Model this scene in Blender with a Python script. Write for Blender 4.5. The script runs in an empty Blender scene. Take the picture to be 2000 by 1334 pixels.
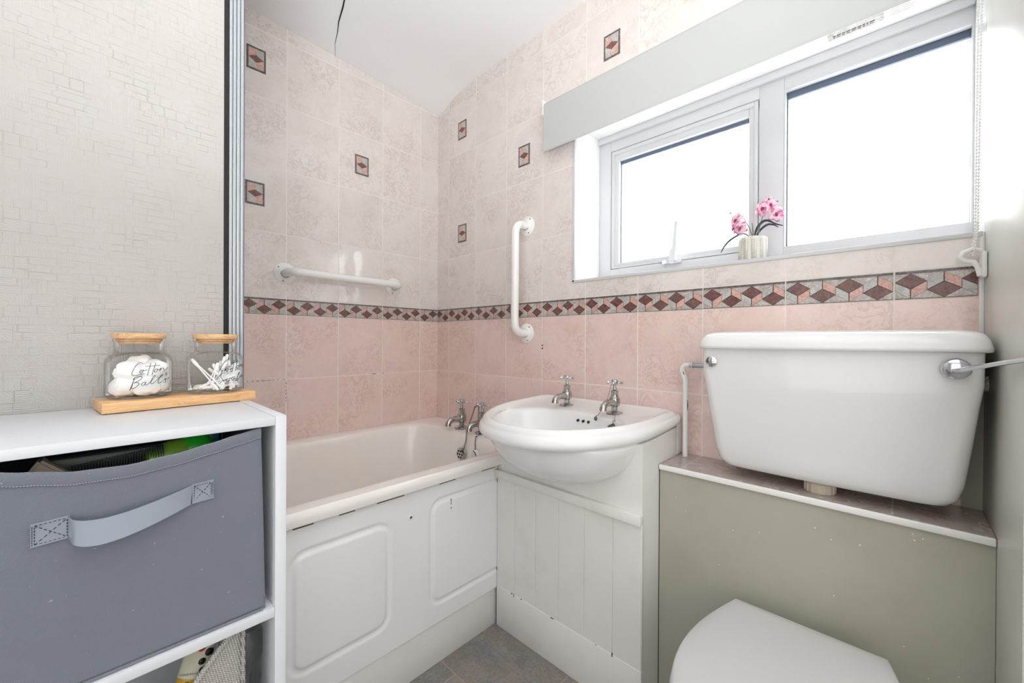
import bpy, bmesh, math, random
from mathutils import Vector, Matrix, noise as mnoise
random.seed(7)
PI = math.pi
SC = bpy.context.scene
COL = SC.collection

# ------------------------------------------------------------------ helpers
def lin(c):
    return tuple(((x/255)/12.92 if x/255 <= .04045 else ((x/255+.055)/1.055)**2.4) for x in c[:3])+(1.0,)

class Nd:
    """tiny node expression helper"""
    def __init__(s, mat): s.t = mat.node_tree; s.n = s.t.nodes; s.l = s.t.links
    def put(s, sock, v):
        if hasattr(v, 'is_output'): s.l.new(v, sock)
        elif isinstance(v, tuple) and sock.type == 'RGBA' and len(v) == 3: sock.default_value = v+(1,)
        else: sock.default_value = v
    def m(s, op, a, b=None, c=None, clamp=False):
        n = s.n.new('ShaderNodeMath'); n.operation = op; n.use_clamp = clamp
        s.put(n.inputs[0], a)
        if b is not None: s.put(n.inputs[1], b)
        if c is not None: s.put(n.inputs[2], c)
        return n.outputs[0]
    def mix(s, f, a, b, blend='MIX'):
        n = s.n.new('ShaderNodeMix'); n.data_type = 'RGBA'; n.blend_type = blend
        s.put(n.inputs[0], f); s.put(n.inputs[6], a); s.put(n.inputs[7], b)
        return n.outputs[2]
    def ramp(s, v, lo, hi, a=0., b=1.):
        n = s.n.new('ShaderNodeMapRange'); s.put(n.inputs[0], v)
        n.inputs[1].default_value = lo; n.inputs[2].default_value = hi
        n.inputs[3].default_value = a; n.inputs[4].default_value = b
        return n.outputs[0]
    def obj(s):
        return s.n.new('ShaderNodeTexCoord').outputs['Object']
    def sep(s, v):
        n = s.n.new('ShaderNodeSeparateXYZ'); s.put(n.inputs[0], v); return n.outputs
    def comb(s, x, y, z):
        n = s.n.new('ShaderNodeCombineXYZ'); s.put(n.inputs[0], x); s.put(n.inputs[1], y); s.put(n.inputs[2], z); return n.outputs[0]
    def noise(s, vec, scale, detail=3, rough=.5, dist=0.):
        n = s.n.new('ShaderNodeTexNoise'); s.put(n.inputs['Vector'], vec)
        n.inputs['Scale'].default_value = scale; n.inputs['Detail'].default_value = detail
        n.inputs['Roughness'].default_value = rough; n.inputs['Distortion'].default_value = dist
        return n.outputs[0]
    def vmath(s, op, a, b=None, scale=None):
        n = s.n.new('ShaderNodeVectorMath'); n.operation = op; s.put(n.inputs[0], a)
        if b is not None: s.put(n.inputs[1], b)
        if scale is not None: n.inputs['Scale'].default_value = scale
        return n.outputs[0]
    def bump(s, h, strength, dist, normal=None):
        n = s.n.new('ShaderNodeBump'); n.inputs['Strength'].default_value = strength
        n.inputs['Distance'].default_value = dist; s.put(n.inputs['Height'], h)
        if normal is not None: s.l.new(normal, n.inputs['Normal'])
        return n.outputs[0]

def newmat(name):
    m = bpy.data.materials.new(name); m.use_nodes = True
    b = m.node_tree.nodes['Principled BSDF']
    return m, Nd(m), b

def plain(name, col, rough=.5, metal=0., spec=.5, bump=None, var=None, coat=0., alpha=None):
    m, N, b = newmat(name)
    b.inputs['Base Color'].default_value = lin(col)
    b.inputs['Roughness'].default_value = rough; b.inputs['Metallic'].default_value = metal
    b.inputs['Specular IOR Level'].default_value = spec
    if coat: b.inputs['Coat Weight'].default_value = coat; b.inputs['Coat Roughness'].default_value = .06
    o = N.obj()
    if var:   # var=(colour2, scale, lo, hi)
        f = N.ramp(N.noise(o, var[1], 4, .6), var[2], var[3])
        N.put(b.inputs['Base Color'], N.mix(f, lin(col), lin(var[0])))
    if bump:  # bump=(scale,strength,dist)
        N.put(b.inputs['Normal'], N.bump(N.noise(o, bump[0], 4, .55), bump[1], bump[2]))
    return m

MATS = {}
# ---------------- tile material
Z_BT, Z_BB = 1.1293, 1.0673      # border top / bottom
def tile_mat(name, axis, phase, sgn):
    m, N, b = newmat(name)
    o = N.obj(); X, Y, Z = N.sep(o)
    u = X if axis == 'x' else Y
    uu = N.m('DIVIDE', N.m('SUBTRACT', N.m('MULTIPLY', u, sgn), phase), .2)
    cu = N.m('FLOOR', uu); fu = N.m('SUBTRACT', uu, cu)
    du = N.m('MULTIPLY', N.m('MINIMUM', fu, N.m('SUBTRACT', 1., fu)), .2)
    up = N.m('GREATER_THAN', Z, (Z_BT+Z_BB)/2)
    vu = N.m('DIVIDE', N.m('SUBTRACT', Z, Z_BT), .2462)
    vl = N.m('DIVIDE', N.m('SUBTRACT', Z, Z_BB), .2471)
    vv = N.m('ADD', N.m('MULTIPLY', vu, up), N.m('MULTIPLY', vl, N.m('SUBTRACT', 1., up)))
    cv = N.m('FLOOR', vv); fv = N.m('SUBTRACT', vv, cv)
    dv = N.m('MULTIPLY', N.m('MINIMUM', fv, N.m('SUBTRACT', 1., fv)), .2466)
    wob = N.m('MULTIPLY', N.m('SUBTRACT', N.noise(o, 60, 2), .5), .0009)
    d = N.m('ADD', N.m('MINIMUM', du, dv), wob)
    grout = N.ramp(d, .0012, .0021, 1., 0.)
    wn = N.n.new('ShaderNodeTexWhiteNoise'); wn.noise_dimensions = '3D'
    N.put(wn.inputs[0], N.comb(cu, cv, up))
    off = N.vmath('SCALE', wn.outputs['Color'], scale=37.)
    p = N.vmath('ADD', o, off)
    w1 = N.noise(p, 9, 5, .65, 1.2)
    vein = N.ramp(N.m('ABSOLUTE', N.m('SUBTRACT', N.noise(p, 26, 7, .68, .8), .5)), 0., .04, 1., 0.)
    vmask = N.ramp(N.noise(p, 7, 2), .42, .62)
    vein = N.m('MULTIPLY', vein, vmask)
    fine = N.ramp(N.noise(p, 95, 6, .75, .3), .3, .72)
    cloud = N.ramp(w1, .33, .68)
    upc = N.mix(cloud, lin((232, 227, 222)), lin((226, 216, 210)))
    upc = N.mix(N.m('MULTIPLY', fine, .30), upc, lin((210, 199, 193)))
    upc = N.mix(N.m('MULTIPLY', vein, .42), upc, lin((176, 150, 146)))
    lo = N.mix(cloud, lin((240, 219, 212)), lin((234, 208, 200)))
    lo = N.mix(N.m('MULTIPLY', fine, .36), lo, lin((222, 189, 179)))
    lo = N.mix(N.m('MULTIPLY', vein, .40), lo, lin((184, 140, 130)))
    tone = N.m('MULTIPLY_ADD', wn.outputs['Value'], .05, .975)
    c = N.mix(up, lo, upc)
    c = N.vmath('SCALE', c, None); c.node.inputs['Scale'].default_value = 1.; N.l.new(tone, c.node.inputs['Scale'])
    gcol = N.mix(up, lin((238, 229, 221)), lin((232, 227, 219)))
    dirt = N.ramp(N.noise(o, 6, 3), .66, .74)
    low = N.ramp(Z, .80, .84, 1., 0.)
    gcol = N.mix(N.m('MULTIPLY', dirt, .35), gcol, lin((150, 120, 105)))
    c = N.mix(grout, c, gcol)
    N.put(b.inputs['Base Color'], c)
    N.put(b.inputs['Roughness'], N.ramp(grout, 0, 1, .07, .6))
    b.inputs['Specular IOR Level'].default_value = .85
    h = N.m('ADD', N.m('MULTIPLY', grout, -.6), N.m('MULTIPLY', N.noise(p, 26, 2), .9))
    wave = N.bump(h, .35, .0016)
    N.put(b.inputs['Normal'], N.bump(N.noise(p, 300, 2), .05, .0006, wave))
    return m

def marble(name, a, bcol, rough=.12, sc=60):
    m, N, b = newmat(name); o = N.obj()
    f = N.ramp(N.noise(o, sc, 5, .7, 1.), .35, .66)
    v = N.ramp(N.m('ABSOLUTE', N.m('SUBTRACT', N.noise(o, sc*1.4, 5, .65, 1.), .5)), 0., .04, .6, 0.)
    c = N.mix(f, lin(a), lin(bcol))
    c = N.mix(v, c, tuple(x*.45 for x in lin(bcol)[:3])+(1,))
    N.put(b.inputs['Base Color'], c)
    b.inputs['Roughness'].default_value = rough
    return m

def M(k):
    return MATS[k]
MATS['tile_b'] = tile_mat('glazed_wall_tile_back', 'x', .094, 1)
MATS['tile_l'] = tile_mat('glazed_wall_tile_left', 'y', .1052, -1)
MATS['t_dark'] = marble('border_dark', (96, 84, 82), (60, 52, 50))
MATS['t_brown'] = marble('border_brown', (138, 100, 95), (102, 70, 66))
MATS['t_pink'] = marble('border_pink', (226, 184, 173), (208, 160, 147))
MATS['t_grey'] = marble('border_grey', (204, 202, 198), (186, 184, 181), sc=30)
MATS['t_bg'] = marble('border_stone', (214, 205, 200), (176, 164, 158))
MATS['t_edge'] = marble('border_frame', (128, 118, 116), (84, 76, 74))
MATS['white_gloss'] = plain('white_acrylic', (238, 238, 237), .18, bump=(18, .04, .002))
MATS['ceramic'] = plain('white_ceramic', (235, 235, 234), .07, coat=.4)
MATS['seat'] = plain('white_seat_plastic', (206, 206, 205), .3)
MATS['bath'] = plain('cream_bath_acrylic', (250, 245, 239), .12, coat=.3, var=((246, 236, 228), 3., .5, .8))
MATS['bath_rim'] = plain('white_bath_rim', (240, 236, 231), .12, coat=.3)
MATS['paint_white'] = plain('white_painted_wood', (232, 231, 228), .38, bump=(45, .10, .002), var=((224, 222, 217), 9, .5, .8))
MATS['paint_sage'] = plain('pale_sage_paint', (176, 173, 160), .45, bump=(35, .18, .003), var=((166, 162, 148), 5, .45, .75))
MATS['paint_end'] = plain('pale_grey_wall_paint', (206, 206, 198), .35, bump=(30, .16, .003), var=((196, 195, 186), 5, .45, .75))
MATS['paint_room'] = plain('pale_room_paint', (214, 212, 206), .7)
MATS['ceiling'] = plain('ceiling_lining', (236, 237, 238), .75, bump=(14, .25, .006))
MATS['black'] = plain('black_void', (18, 18, 22), .6)
MATS['crack'] = plain('crack_dark', (30, 29, 28), .9)
MATS['upvc'] = plain('white_upvc', (208, 209, 212), .22)
MATS['gasket'] = plain('blue_grey_gasket', (92, 104, 122), .5)
MATS['alu'] = plain('brushed_aluminium', (176, 180, 184), .38, metal=1., bump=(90, .1, .001))
MATS['chrome'] = plain('worn_chrome', (182, 182, 180), .12, metal=1., bump=(60, .06, .001))
MATS['chrome_new'] = plain('bright_chrome', (210, 212, 218), .06, metal=1.)
MATS['iron'] = plain('tarnished_metal', (110, 104, 96), .35, metal=.9)
MATS['enamel'] = plain('white_enamel', (240, 240, 238), .18, coat=.3)
MATS['rust'] = plain('rust_marks', (96, 72, 50), .8)
MATS['plastic_white'] = plain('white_plastic', (236, 236, 233), .3)
MATS['cream_plastic'] = plain('cream_plastic', (205, 196, 176), .4)
MATS['blind'] = plain('grey_white_blind_fabric', (188, 190, 189), .75, bump=(400, .08, .0006))
MATS['unit'] = plain('white_melamine', (216, 219, 224), .33, bump=(200, .03, .0005))
MATS['ink'] = plain('dark_green_ink', (22, 48, 50), .4)
MATS['cotton'] = plain('cotton_wool', (248, 248, 248), .95, bump=(120, .4, .002))
MATS['green_p'] = plain('green_plastic', (40, 190, 50), .22)
MATS['lime_p'] = plain('olive_green_label', (120, 165, 50), .3)
MATS['teal_p'] = plain('teal_plastic', (40, 150, 150), .3)
MATS['dark_p'] = plain('dark_comb_plastic', (46, 54, 50), .4)
MATS['taupe_p'] = plain('taupe_card', (150, 138, 124), .7)
MATS['tube_w'] = plain('cream_tube', (206, 202, 178), .3)
MATS['tube_y'] = plain('mustard_tube', (196, 158, 40), .3)
MATS['red_p'] = plain('raspberry_red', (190, 60, 72), .4)
MATS['black_p'] = plain('black_print', (20, 20, 22), .4)
def knit():
    m, N, b = newmat('cream_knit'); o = N.obj(); X, Y, Z = N.sep(o)
    h = N.m('MULTIPLY', N.m('SINE', N.m('MULTIPLY', N.m('ADD', Y, N.m('MULTIPLY', Z, .9)), 1500.)), N.m('SINE', N.m('MULTIPLY', N.m('SUBTRACT', Z, N.m('MULTIPLY', Y, .5)), 900.)))
    N.put(b.inputs['Base Color'], N.mix(N.ramp(h, -1, 1), lin((168, 162, 157)), lin((222, 218, 214))))
    b.inputs['Roughness'].default_value = .95
    N.put(b.inputs['Normal'], N.bump(h, .9, .0015)); return m
MATS['knit'] = knit()
MATS['pot'] = plain('stone_white_pot', (218, 214, 206), .5)
MATS['pot_dark'] = plain('pot_groove_grey', (120, 114, 104), .7)
MATS['leaf'] = plain('dark_glossy_leaf', (46, 58, 70), .25)
MATS['stem'] = plain('olive_stem', (120, 128, 92), .5)
MATS['petal'] = plain('pink_orchid_petal', (242, 206, 222), .55, var=((214, 110, 156), 90, .47, .58))
MATS['petal_d'] = plain('magenta_orchid_lip', (160, 44, 92), .5)
MATS['moss'] = plain('pale_root', (205, 205, 180), .8)

# wood
def wood(name, a, c, ax):
    m, N, b = newmat(name); o = N.obj(); X, Y, Z = N.sep(o)
    sc = (2.5, 24, 24) if ax == 'x' else (24, 2.5, 24)
    v = N.vmath('MULTIPLY', o, sc)
    n = N.noise(v, 3.2, 6, .6, .8)
    r = N.m('FRACT', N.m('MULTIPLY', n, 6.))
    f = N.m('MULTIPLY', N.ramp(r, .0, 1.), N.ramp(N.noise(v, 9, 3), .3, .7))
    N.put(b.inputs['Base Color'], N.mix(f, lin(a), lin(c)))
    b.inputs['Roughness'].default_value = .45
    return m
MATS['wood'] = wood('pale_acacia_wood', (226, 184, 138), (184, 128, 78), 'y')
MATS['wood_b'] = wood('pine_board_wood', (232, 190, 140), (208, 152, 96), 'y')

# textured vinyl wallpaper
def wallpaper():
    m, N, b = newmat('embossed_vinyl_wallpaper'); o = N.obj(); X, Y, Z = N.sep(o)
    def layer(w, h, seed):
        br = N.n.new('ShaderNodeTexBrick'); v = N.comb(N.m('ADD', Y, seed), Z, 0.)
        N.put(br.inputs['Vector'], v)
        br.inputs['Scale'].default_value = 1.; br.inputs['Mortar Size'].default_value = .0009
        br.inputs['Mortar Smooth'].default_value = .6
        br.inputs['Brick Width'].default_value = w; br.inputs['Row Height'].default_value = h
        br.inputs['Color1'].default_value = (0, 0, 0, 1); br.inputs['Color2'].default_value = (1, 1, 1, 1)
        br.inputs['Mortar'].default_value = (.5, .5, .5, 1)
        br.offset = .37; br.squash = 1.6; br.squash_frequency = 3
        return br.outputs['Color'], br.outputs['Fac']
    c1, f1 = layer(.030, .012, 0.)
    c2, f2 = layer(.017, .019, 3.1)
    pick = N.m('GREATER_THAN', N.noise(o, 22, 1), .5)
    cell = N.mix(pick, c1, c2)
    mort = N.m('ADD', N.m('MULTIPLY', f1, N.m('SUBTRACT', 1., pick)), N.m('MULTIPLY', f2, pick))
    warp = N.noise(o, 30, 3, .6, 1.5)
    wh = N.m('SINE', N.m('ADD', N.m('MULTIPLY', Z, 1900.), N.m('MULTIPLY', warp, 13.)))
    wv = N.m('SINE', N.m('ADD', N.m('MULTIPLY', Y, 1900.), N.m('MULTIPLY', warp, 13.)))
    wd = N.m('SINE', N.m('ADD', N.m('MULTIPLY', N.m('ADD', Y, Z), 1500.), N.m('MULTIPLY', warp, 15.)))
    s1 = N.m('GREATER_THAN', cell, .66); s2 = N.m('LESS_THAN', cell, .40)
    line = N.mix(s1, N.mix(s2, wd, wh), wv)
    mk = N.ramp(N.noise(o, 17, 2), .36, .58)
    h = N.m('ADD', N.m('MULTIPLY', line, .085), N.m('MULTIPLY', N.m('MULTIPLY', cell, .62), mk))
    h = N.m('ADD', h, N.m('MULTIPLY', N.m('MULTIPLY', mort, mk), .5))
    fade = N.ramp(N.noise(o, 3.5, 2), .3, .6, .35, 1.)
    h = N.m('MULTIPLY', h, fade)
    N.put(b.inputs['Base Color'], N.mix(N.ramp(N.noise(o, 4, 4), .35, .7), lin((181, 177, 174)), lin((173, 169, 165))))
    b.inputs['Roughness'].default_value = .24
    N.put(b.inputs['Normal'], N.bump(h, .8, .0016))
    return m
MATS['wallpaper'] = wallpaper()

def fabric():
    m, N, b = newmat('blue_grey_woven_fabric'); o = N.obj(); X, Y, Z = N.sep(o)
    a = N.m('SINE', N.m('MULTIPLY', N.m('ADD', Y, N.m('MULTIPLY', Z, .45)), 2900.))
    c = N.m('SINE', N.m('MULTIPLY', N.m('SUBTRACT', Z, N.m('MULTIPLY', Y, .35)), 3600.))
    wv = N.m('MULTIPLY', a, c)
    wv = N.m('ADD', N.m('MULTIPLY', wv, .5), N.m('MULTIPLY', c, .5))
    f = N.ramp(wv, -1, 1)
    base = N.mix(f, lin((96, 101, 112)), lin((130, 135, 146)))
    lint = N.ramp(N.noise(N.vmath('MULTIPLY', o, (1, 1, 1)), 160, 2), .74, .78)
    base = N.mix(N.m('MULTIPLY', lint, .5), base, lin((190, 192, 196)))
    N.put(b.inputs['Base Color'], base)
    b.inputs['Roughness'].default_value = .85
    b.inputs['Sheen Weight'].default_value = .3
    N.put(b.inputs['Normal'], N.bump(wv, .35, .0005))
    return m
MATS['fabric'] = fabric()
MATS['strap'] = plain('lighter_grey_webbing', (142, 148, 160), .7, bump=(500, .3, .0006))
MATS['stitch'] = plain('dark_stitching', (52, 56, 66), .8)
MATS['stitch_l'] = plain('pale_stitching', (176, 182, 192), .8)

def floor_mat():
    m, N, b = newmat('slate_effect_vinyl'); o = N.obj(); X, Y, Z = N.sep(o)
    T = .3
    vy = N.m('DIVIDE', N.m('ADD', Y, .487), T); cy = N.m('FLOOR', vy); fy = N.m('SUBTRACT', vy, cy)
    sh = N.m('MULTIPLY', cy, .24)
    vx = N.m('DIVIDE', N.m('SUBTRACT', X, N.m('ADD', 1.015, sh)), .33); cx = N.m('FLOOR', vx); fx = N.m('SUBTRACT', vx, cx)
    dx = N.m('MINIMUM', fx, N.m('SUBTRACT', 1., fx)); dy = N.m('MINIMUM', fy, N.m('SUBTRACT', 1., fy))
    d = N.m('MULTIPLY', N.m('MINIMUM', dx, dy), T)
    g = N.ramp(d, .0009, .0022, 1., 0.)
    wn = N.n.new('ShaderNodeTexWhiteNoise'); N.put(wn.inputs[0], N.comb(cx, cy, 0.))
    p = N.vmath('ADD', o, N.vmath('SCALE', wn.outputs['Color'], scale=9.))
    n1 = N.ramp(N.noise(p, 9, 6, .68, 1.), .35, .68)
    n2 = N.ramp(N.noise(p, 5, 5, .6, 2.), .42, .68)
    c = N.mix(n1, lin((128, 127, 128)), lin((160, 154, 149)))
    c = N.mix(N.m('MULTIPLY', n2, .6), c, lin((158, 142, 128)))
    c = N.mix(N.m('MULTIPLY', N.ramp(N.noise(p, 130, 3), .45, .7), .35), c, lin((82, 80, 80)))
    tn = N.m('MULTIPLY_ADD', wn.outputs['Value'], .25, .85)
    c = N.vmath('SCALE', c, None); N.l.new(tn, c.node.inputs['Scale'])
    c = N.mix(g, c, lin((166, 156, 147)))
    N.put(b.inputs['Base Color'], c); b.inputs['Roughness'].default_value = .42
    N.put(b.inputs['Normal'], N.bump(N.m('SUBTRACT', n1, g), .3, .002))
    return m
MATS['floor'] = floor_mat()

def shelf_tile():
    m, N, b = newmat('taupe_marble_shelf_tile'); o = N.obj(); X, Y, Z = N.sep(o)
    u = N.m('DIVIDE', N.m('SUBTRACT', X, 1.294), .2); f = N.m('FRACT', u)
    d = N.m('MULTIPLY', N.m('MINIMUM', f, N.m('SUBTRACT', 1., f)), .2)
    g = N.ramp(d, .001, .002, 1., 0.)
    n = N.ramp(N.noise(o, 12, 6, .65, 1.4), .2, .8)
    v = N.ramp(N.m('ABSOLUTE', N.m('SUBTRACT', N.noise(o, 14, 6, .65, 1.), .5)), 0, .03, .5, 0)
    c = N.mix(n, lin((190, 178, 173)), lin((172, 157, 151)))
    c = N.mix(N.m('MULTIPLY', v, .2), c, lin((140, 122, 117)))
    dust = N.ramp(N.noise(o, 70, 3), .74, .78)
    c = N.mix(N.m('MULTIPLY', dust, .5), c, lin((206, 200, 194)))
    c = N.mix(g, c, lin((205, 196, 188)))
    N.put(b.inputs['Base Color'], c)
    N.put(b.inputs['Roughness'], N.ramp(N.noise(o, 30, 3), .4, .7, .14, .4))
    return m
MATS['shelf_tile'] = shelf_tile()

def glass_thin(name, tint, edge):
    m, N, b = newmat(name)
    t = N.n.new('ShaderNodeBsdfTransparent'); g = N.n.new('ShaderNodeBsdfGlossy'); mx = N.n.new('ShaderNodeMixShader')
    lw = N.n.new('ShaderNodeLayerWeight'); lw.inputs[0].default_value = .18
    lf = N.n.new('ShaderNodeLayerWeight'); lf.inputs[0].default_value = .35
    N.put(t.inputs[0], N.mix(N.ramp(lf.outputs['Facing'], .80, 1.), tint, edge))
    g.inputs['Roughness'].default_value = .02; g.inputs[0].default_value = (1, 1, 1, 1)
    N.l.new(N.ramp(lw.outputs['Fresnel'], 0., 1., 0., .6), mx.inputs[0]); N.l.new(t.outputs[0], mx.inputs[1]); N.l.new(g.outputs[0], mx.inputs[2])
    N.l.new(mx.outputs[0], N.n['Material Output'].inputs[0]); N.n.remove(b)
    return m
MATS['jar_glass'] = glass_thin('clear_jar_glass', (.985, .99, .985, 1), (.50, .55, .53, 1))
MATS['bag'] = glass_thin('clear_plastic_bag', (.80, .80, .80, 1), (.5, .5, .5, 1))

def frosted():
    m, N, b = newmat('frosted_leaf_pattern_glass'); o = N.obj()
    t = N.n.new('ShaderNodeBsdfTransparent'); t.inputs[0].default_value = (.97, .97, .97, 1)
    d = N.n.new('ShaderNodeBsdfTranslucent'); d.inputs[0].default_value = (.93, .93, .93, 1)
    mx = N.n.new('ShaderNodeMixShader')
    v = N.ramp(N.m('ABSOLUTE', N.m('SUBTRACT', N.noise(o, 9, 5, .6, 2.5), .5)), 0., .03, .75, .35)
    N.l.new(v, mx.inputs[0]); N.l.new(t.outputs[0], mx.inputs[1]); N.l.new(d.outputs[0], mx.inputs[2])
    N.l.new(mx.outputs[0], N.n['Material Output'].inputs[0]); N.n.remove(b)
    return m
MATS['frosted'] = frosted()

# ---------------- mesh helpers
def box(bm, x0, x1, y0, y1, z0, z1, bev=0., mi=0, seg=2, T=None):
    vs = [bm.verts.new((x, y, z)) for z in (z0, z1) for y in (y0, y1) for x in (x0, x1)]
    fs = [bm.faces.new([vs[i] for i in q]) for q in
          ((0, 2, 3, 1), (4, 5, 7, 6), (0, 1, 5, 4), (2, 6, 7, 3), (0, 4, 6, 2), (1, 3, 7, 5))]
    for f in fs: f.material_index = mi
    if bev:
        es = list({e for f in fs for e in f.edges})
        r = bmesh.ops.bevel(bm, geom=es, offset=bev, segments=seg, affect='EDGES', profile=.5)
        for f in r['faces']: f.material_index = mi
        vs = list({v for f in r['faces'] for v in f.verts} | {v for v in vs if v.is_valid})
    if T:
        for v in vs:
            if v.is_valid: v.co = T(v.co)
    return vs

def tube(bm, pts, r, seg=12, cap=True, mi=0, closed=False):
    pts = [Vector(p) for p in pts]; n = len(pts)
    rr = r if isinstance(r, (list, tuple)) else [r]*n
    rings = []; prev = None
    for i, p in enumerate(pts):
        if closed: t = pts[(i+1) % n]-pts[i-1]
        elif i == 0: t = pts[1]-p
        elif i == n-1: t = p-pts[i-1]
        else: t = (pts[i+1]-p).normalized()+(p-pts[i-1]).normalized()
        t.normalize()
        if prev is None:
            a = Vector((0, 0, 1)) if abs(t.z) < .9 else Vector((1, 0, 0))
            nx = t.cross(a).normalized()
        else:
            nx = (prev-t*prev.dot(t)).normalized()
        prev = nx; ny = t.cross(nx)
        rings.append([bm.verts.new(p+(nx*math.cos(2*PI*k/seg)+ny*math.sin(2*PI*k/seg))*rr[i]) for k in range(seg)])
    m = n if closed else n-1
    for i in range(m):
        A, B = rings[i], rings[(i+1) % n]
        for k in range(seg):
            f = bm.faces.new((A[k], A[(k+1) % seg], B[(k+1) % seg], B[k])); f.material_index = mi
    if cap and not closed:
        for R, rev in ((rings[0], True), (rings[-1], False)):
            f = bm.faces.new(R[::-1] if rev else R); f.material_index = mi
    return rings

def loft(bm, loops, cap0=False, cap1=False, mi=0, closed=True):
    R = [[bm.verts.new(p) for p in L] for L in loops]
    n = len(R[0])
    for A, B in zip(R, R[1:]):
        for k in range(n if closed else n-1):
            f = bm.faces.new((A[k], A[(k+1) % n], B[(k+1) % n], B[k])); f.material_index = mi
    if cap0: bm.faces.new(R[0][::-1]).material_index = mi
    if cap1: bm.faces.new(R[-1]).material_index = mi
    return R

def lathe(bm, prof, c=(0, 0, 0), seg=28, mi=0, axis='z', T=None):
    """prof list of (r,h)"""
    c = Vector(c); rings = []
    def P(x, y, h):
        v = {'z': Vector((x, y, h)), 'y': Vector((x, h, y)), 'x': Vector((h, x, y))}[axis]
        return T(v) if T else c+v
    for r, h in prof:
        if r < 1e-6: rings.append([bm.verts.new(P(0, 0, h))])
        else: rings.append([bm.verts.new(P(r*math.cos(2*PI*k/seg), r*math.sin(2*PI*k/seg), h)) for k in range(seg)])
    for A, B in zip(rings, rings[1:]):
        for k in range(seg):
            k2 = (k+1) % seg
            if len(A) == 1 and len(B) == 1: continue
            if len(A) == 1: q = (A[0], B[k2], B[k])
            elif len(B) == 1: q = (A[k], A[k2], B[0])
            else: q = (A[k], A[k2], B[k2], B[k])
            bm.faces.new(q).material_index = mi
    return rings

def ball(bm, c, r, mi=0, s=1, sc=(1, 1, 1)):
    m = Matrix.Translation(c) @ Matrix.Diagonal((r*sc[0], r*sc[1], r*sc[2], 1))
    g = bmesh.ops.create_icosphere(bm, subdivisions=s, radius=1, matrix=m)
    for v in g['verts']:
        for f in v.link_faces: f.material_index = mi
    return g['verts']

def obj(name, bm, mat, parent=None, label=None, cat=None, group=None, kind=None, smooth=38, sub=0, fixn=True):
    if fixn: bmesh.ops.recalc_face_normals(bm, faces=bm.faces[:])
    if smooth:
        a = math.radians(smooth)
        for f in bm.faces: f.smooth = True
        for e in bm.edges:
            if len(e.link_faces) == 2 and e.calc_face_angle(0) > a: e.smooth = False
    me = bpy.data.meshes.new(name); bm.to_mesh(me); bm.free()
    for k in (mat if isinstance(mat, (list, tuple)) else [mat]): me.materials.append(M(k))
    o = bpy.data.objects.new(name, me); COL.objects.link(o)
    if parent: o.parent = parent; o.matrix_parent_inverse = parent.matrix_world.inverted()
    if label: o['label'] = label
    if cat: o['category'] = cat
    if group: o['group'] = group
    if kind: o['kind'] = kind
    if sub:
        s = o.modifiers.new('sub', 'SUBSURF'); s.levels = sub; s.render_levels = sub
    return o

def thing(name, label, cat, loc=(0, 0, 0), group=None):
    o = bpy.data.objects.new(name, None); COL.objects.link(o); o.location = loc
    o.empty_display_size = .05
    o['label'] = label; o['category'] = cat
    if group: o['group'] = group
    bpy.context.view_layer.update()
    return o

def B(): return bmesh.new()
def struct(name, bm, mat, parent=None, **k):
    return obj(name, bm, mat, parent, kind=None if parent else 'structure', **k)

def arc(c, r, a0, a1, n, plane='xy'):
    out = []
    for i in range(n+1):
        a = a0+(a1-a0)*i/n; x, y = r*math.cos(a), r*math.sin(a)
        out.append((c[0]+x, c[1]+y))
    return out

def rrect(x0, x1, y0, y1, r, n=6):
    return (arc((x1-r, y1-r), r, 0, PI/2, n)+arc((x0+r, y1-r), r, PI/2, PI, n) +
            arc((x0+r, y0+r), r, PI, 1.5*PI, n)+arc((x1-r, y0+r), r, 1.5*PI, 2*PI, n))

# ================================================================== SETTING
XE = 1.823        # end wall plane
ZC = 2.19
# floor
bm = B(); box(bm, -.05, 2.6, -2.45, .3, -.05, 0); struct('floor', bm, 'floor')
# back (window) wall: opening X .847-1.823, Z 1.195-1.76
bm = B()
WX0, WX1, WZ0, WZ1, WT = .847, XE, 1.195, 1.762, .26
box(bm, -.1, WX0, 0, WT, 0, 2.5); box(bm, WX0, 2.6, 0, WT, 0, WZ0); box(bm, WX0, 2.6, 0, WT, WZ1, 2.5); box(bm, WX1, 2.6, 0, WT, WZ0, WZ1)
bmesh.ops.remove_doubles(bm, verts=bm.verts[:], dist=1e-5)
for f in list(bm.faces):
    c = f.calc_center_median()
    if c.y > .01 and WX0-.01 < c.x < WX1+.01 and WZ0-.01 < c.z < WZ1+.01: f.material_index = 1
wall_back = struct('wall_back', bm, ['tile_b', 'white_gloss'], smooth=0)
# left wall
bm = B(); box(bm, -.1, 0, -2.45, 0, 0, 2.5); wall_left = struct('wall_left', bm, ['tile_l'], smooth=0)
# outer walls of the room, behind and beside the camera
bm = B(); box(bm, -.1, 2.6, -2.45, -2.35, 0, 2.5); struct('wall_front', bm, 'paint_room', smooth=0)
bm = B(); box(bm, 2.5, 2.6, -2.35, 0, 0, 2.5); struct('wall_right', bm, 'paint_room', smooth=0)
# end wall nib beside the window
bm = B(); box(bm, XE, 2.5, -.350, 0, 0, 2.3, .003)
struct('wall_nib', bm, 'paint_end')
bm = B(); box(bm, 1.8165, XE, -.0018, .0, .96, WZ0, .0006); struct('trim_5', bm, 'plastic_white')
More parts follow.
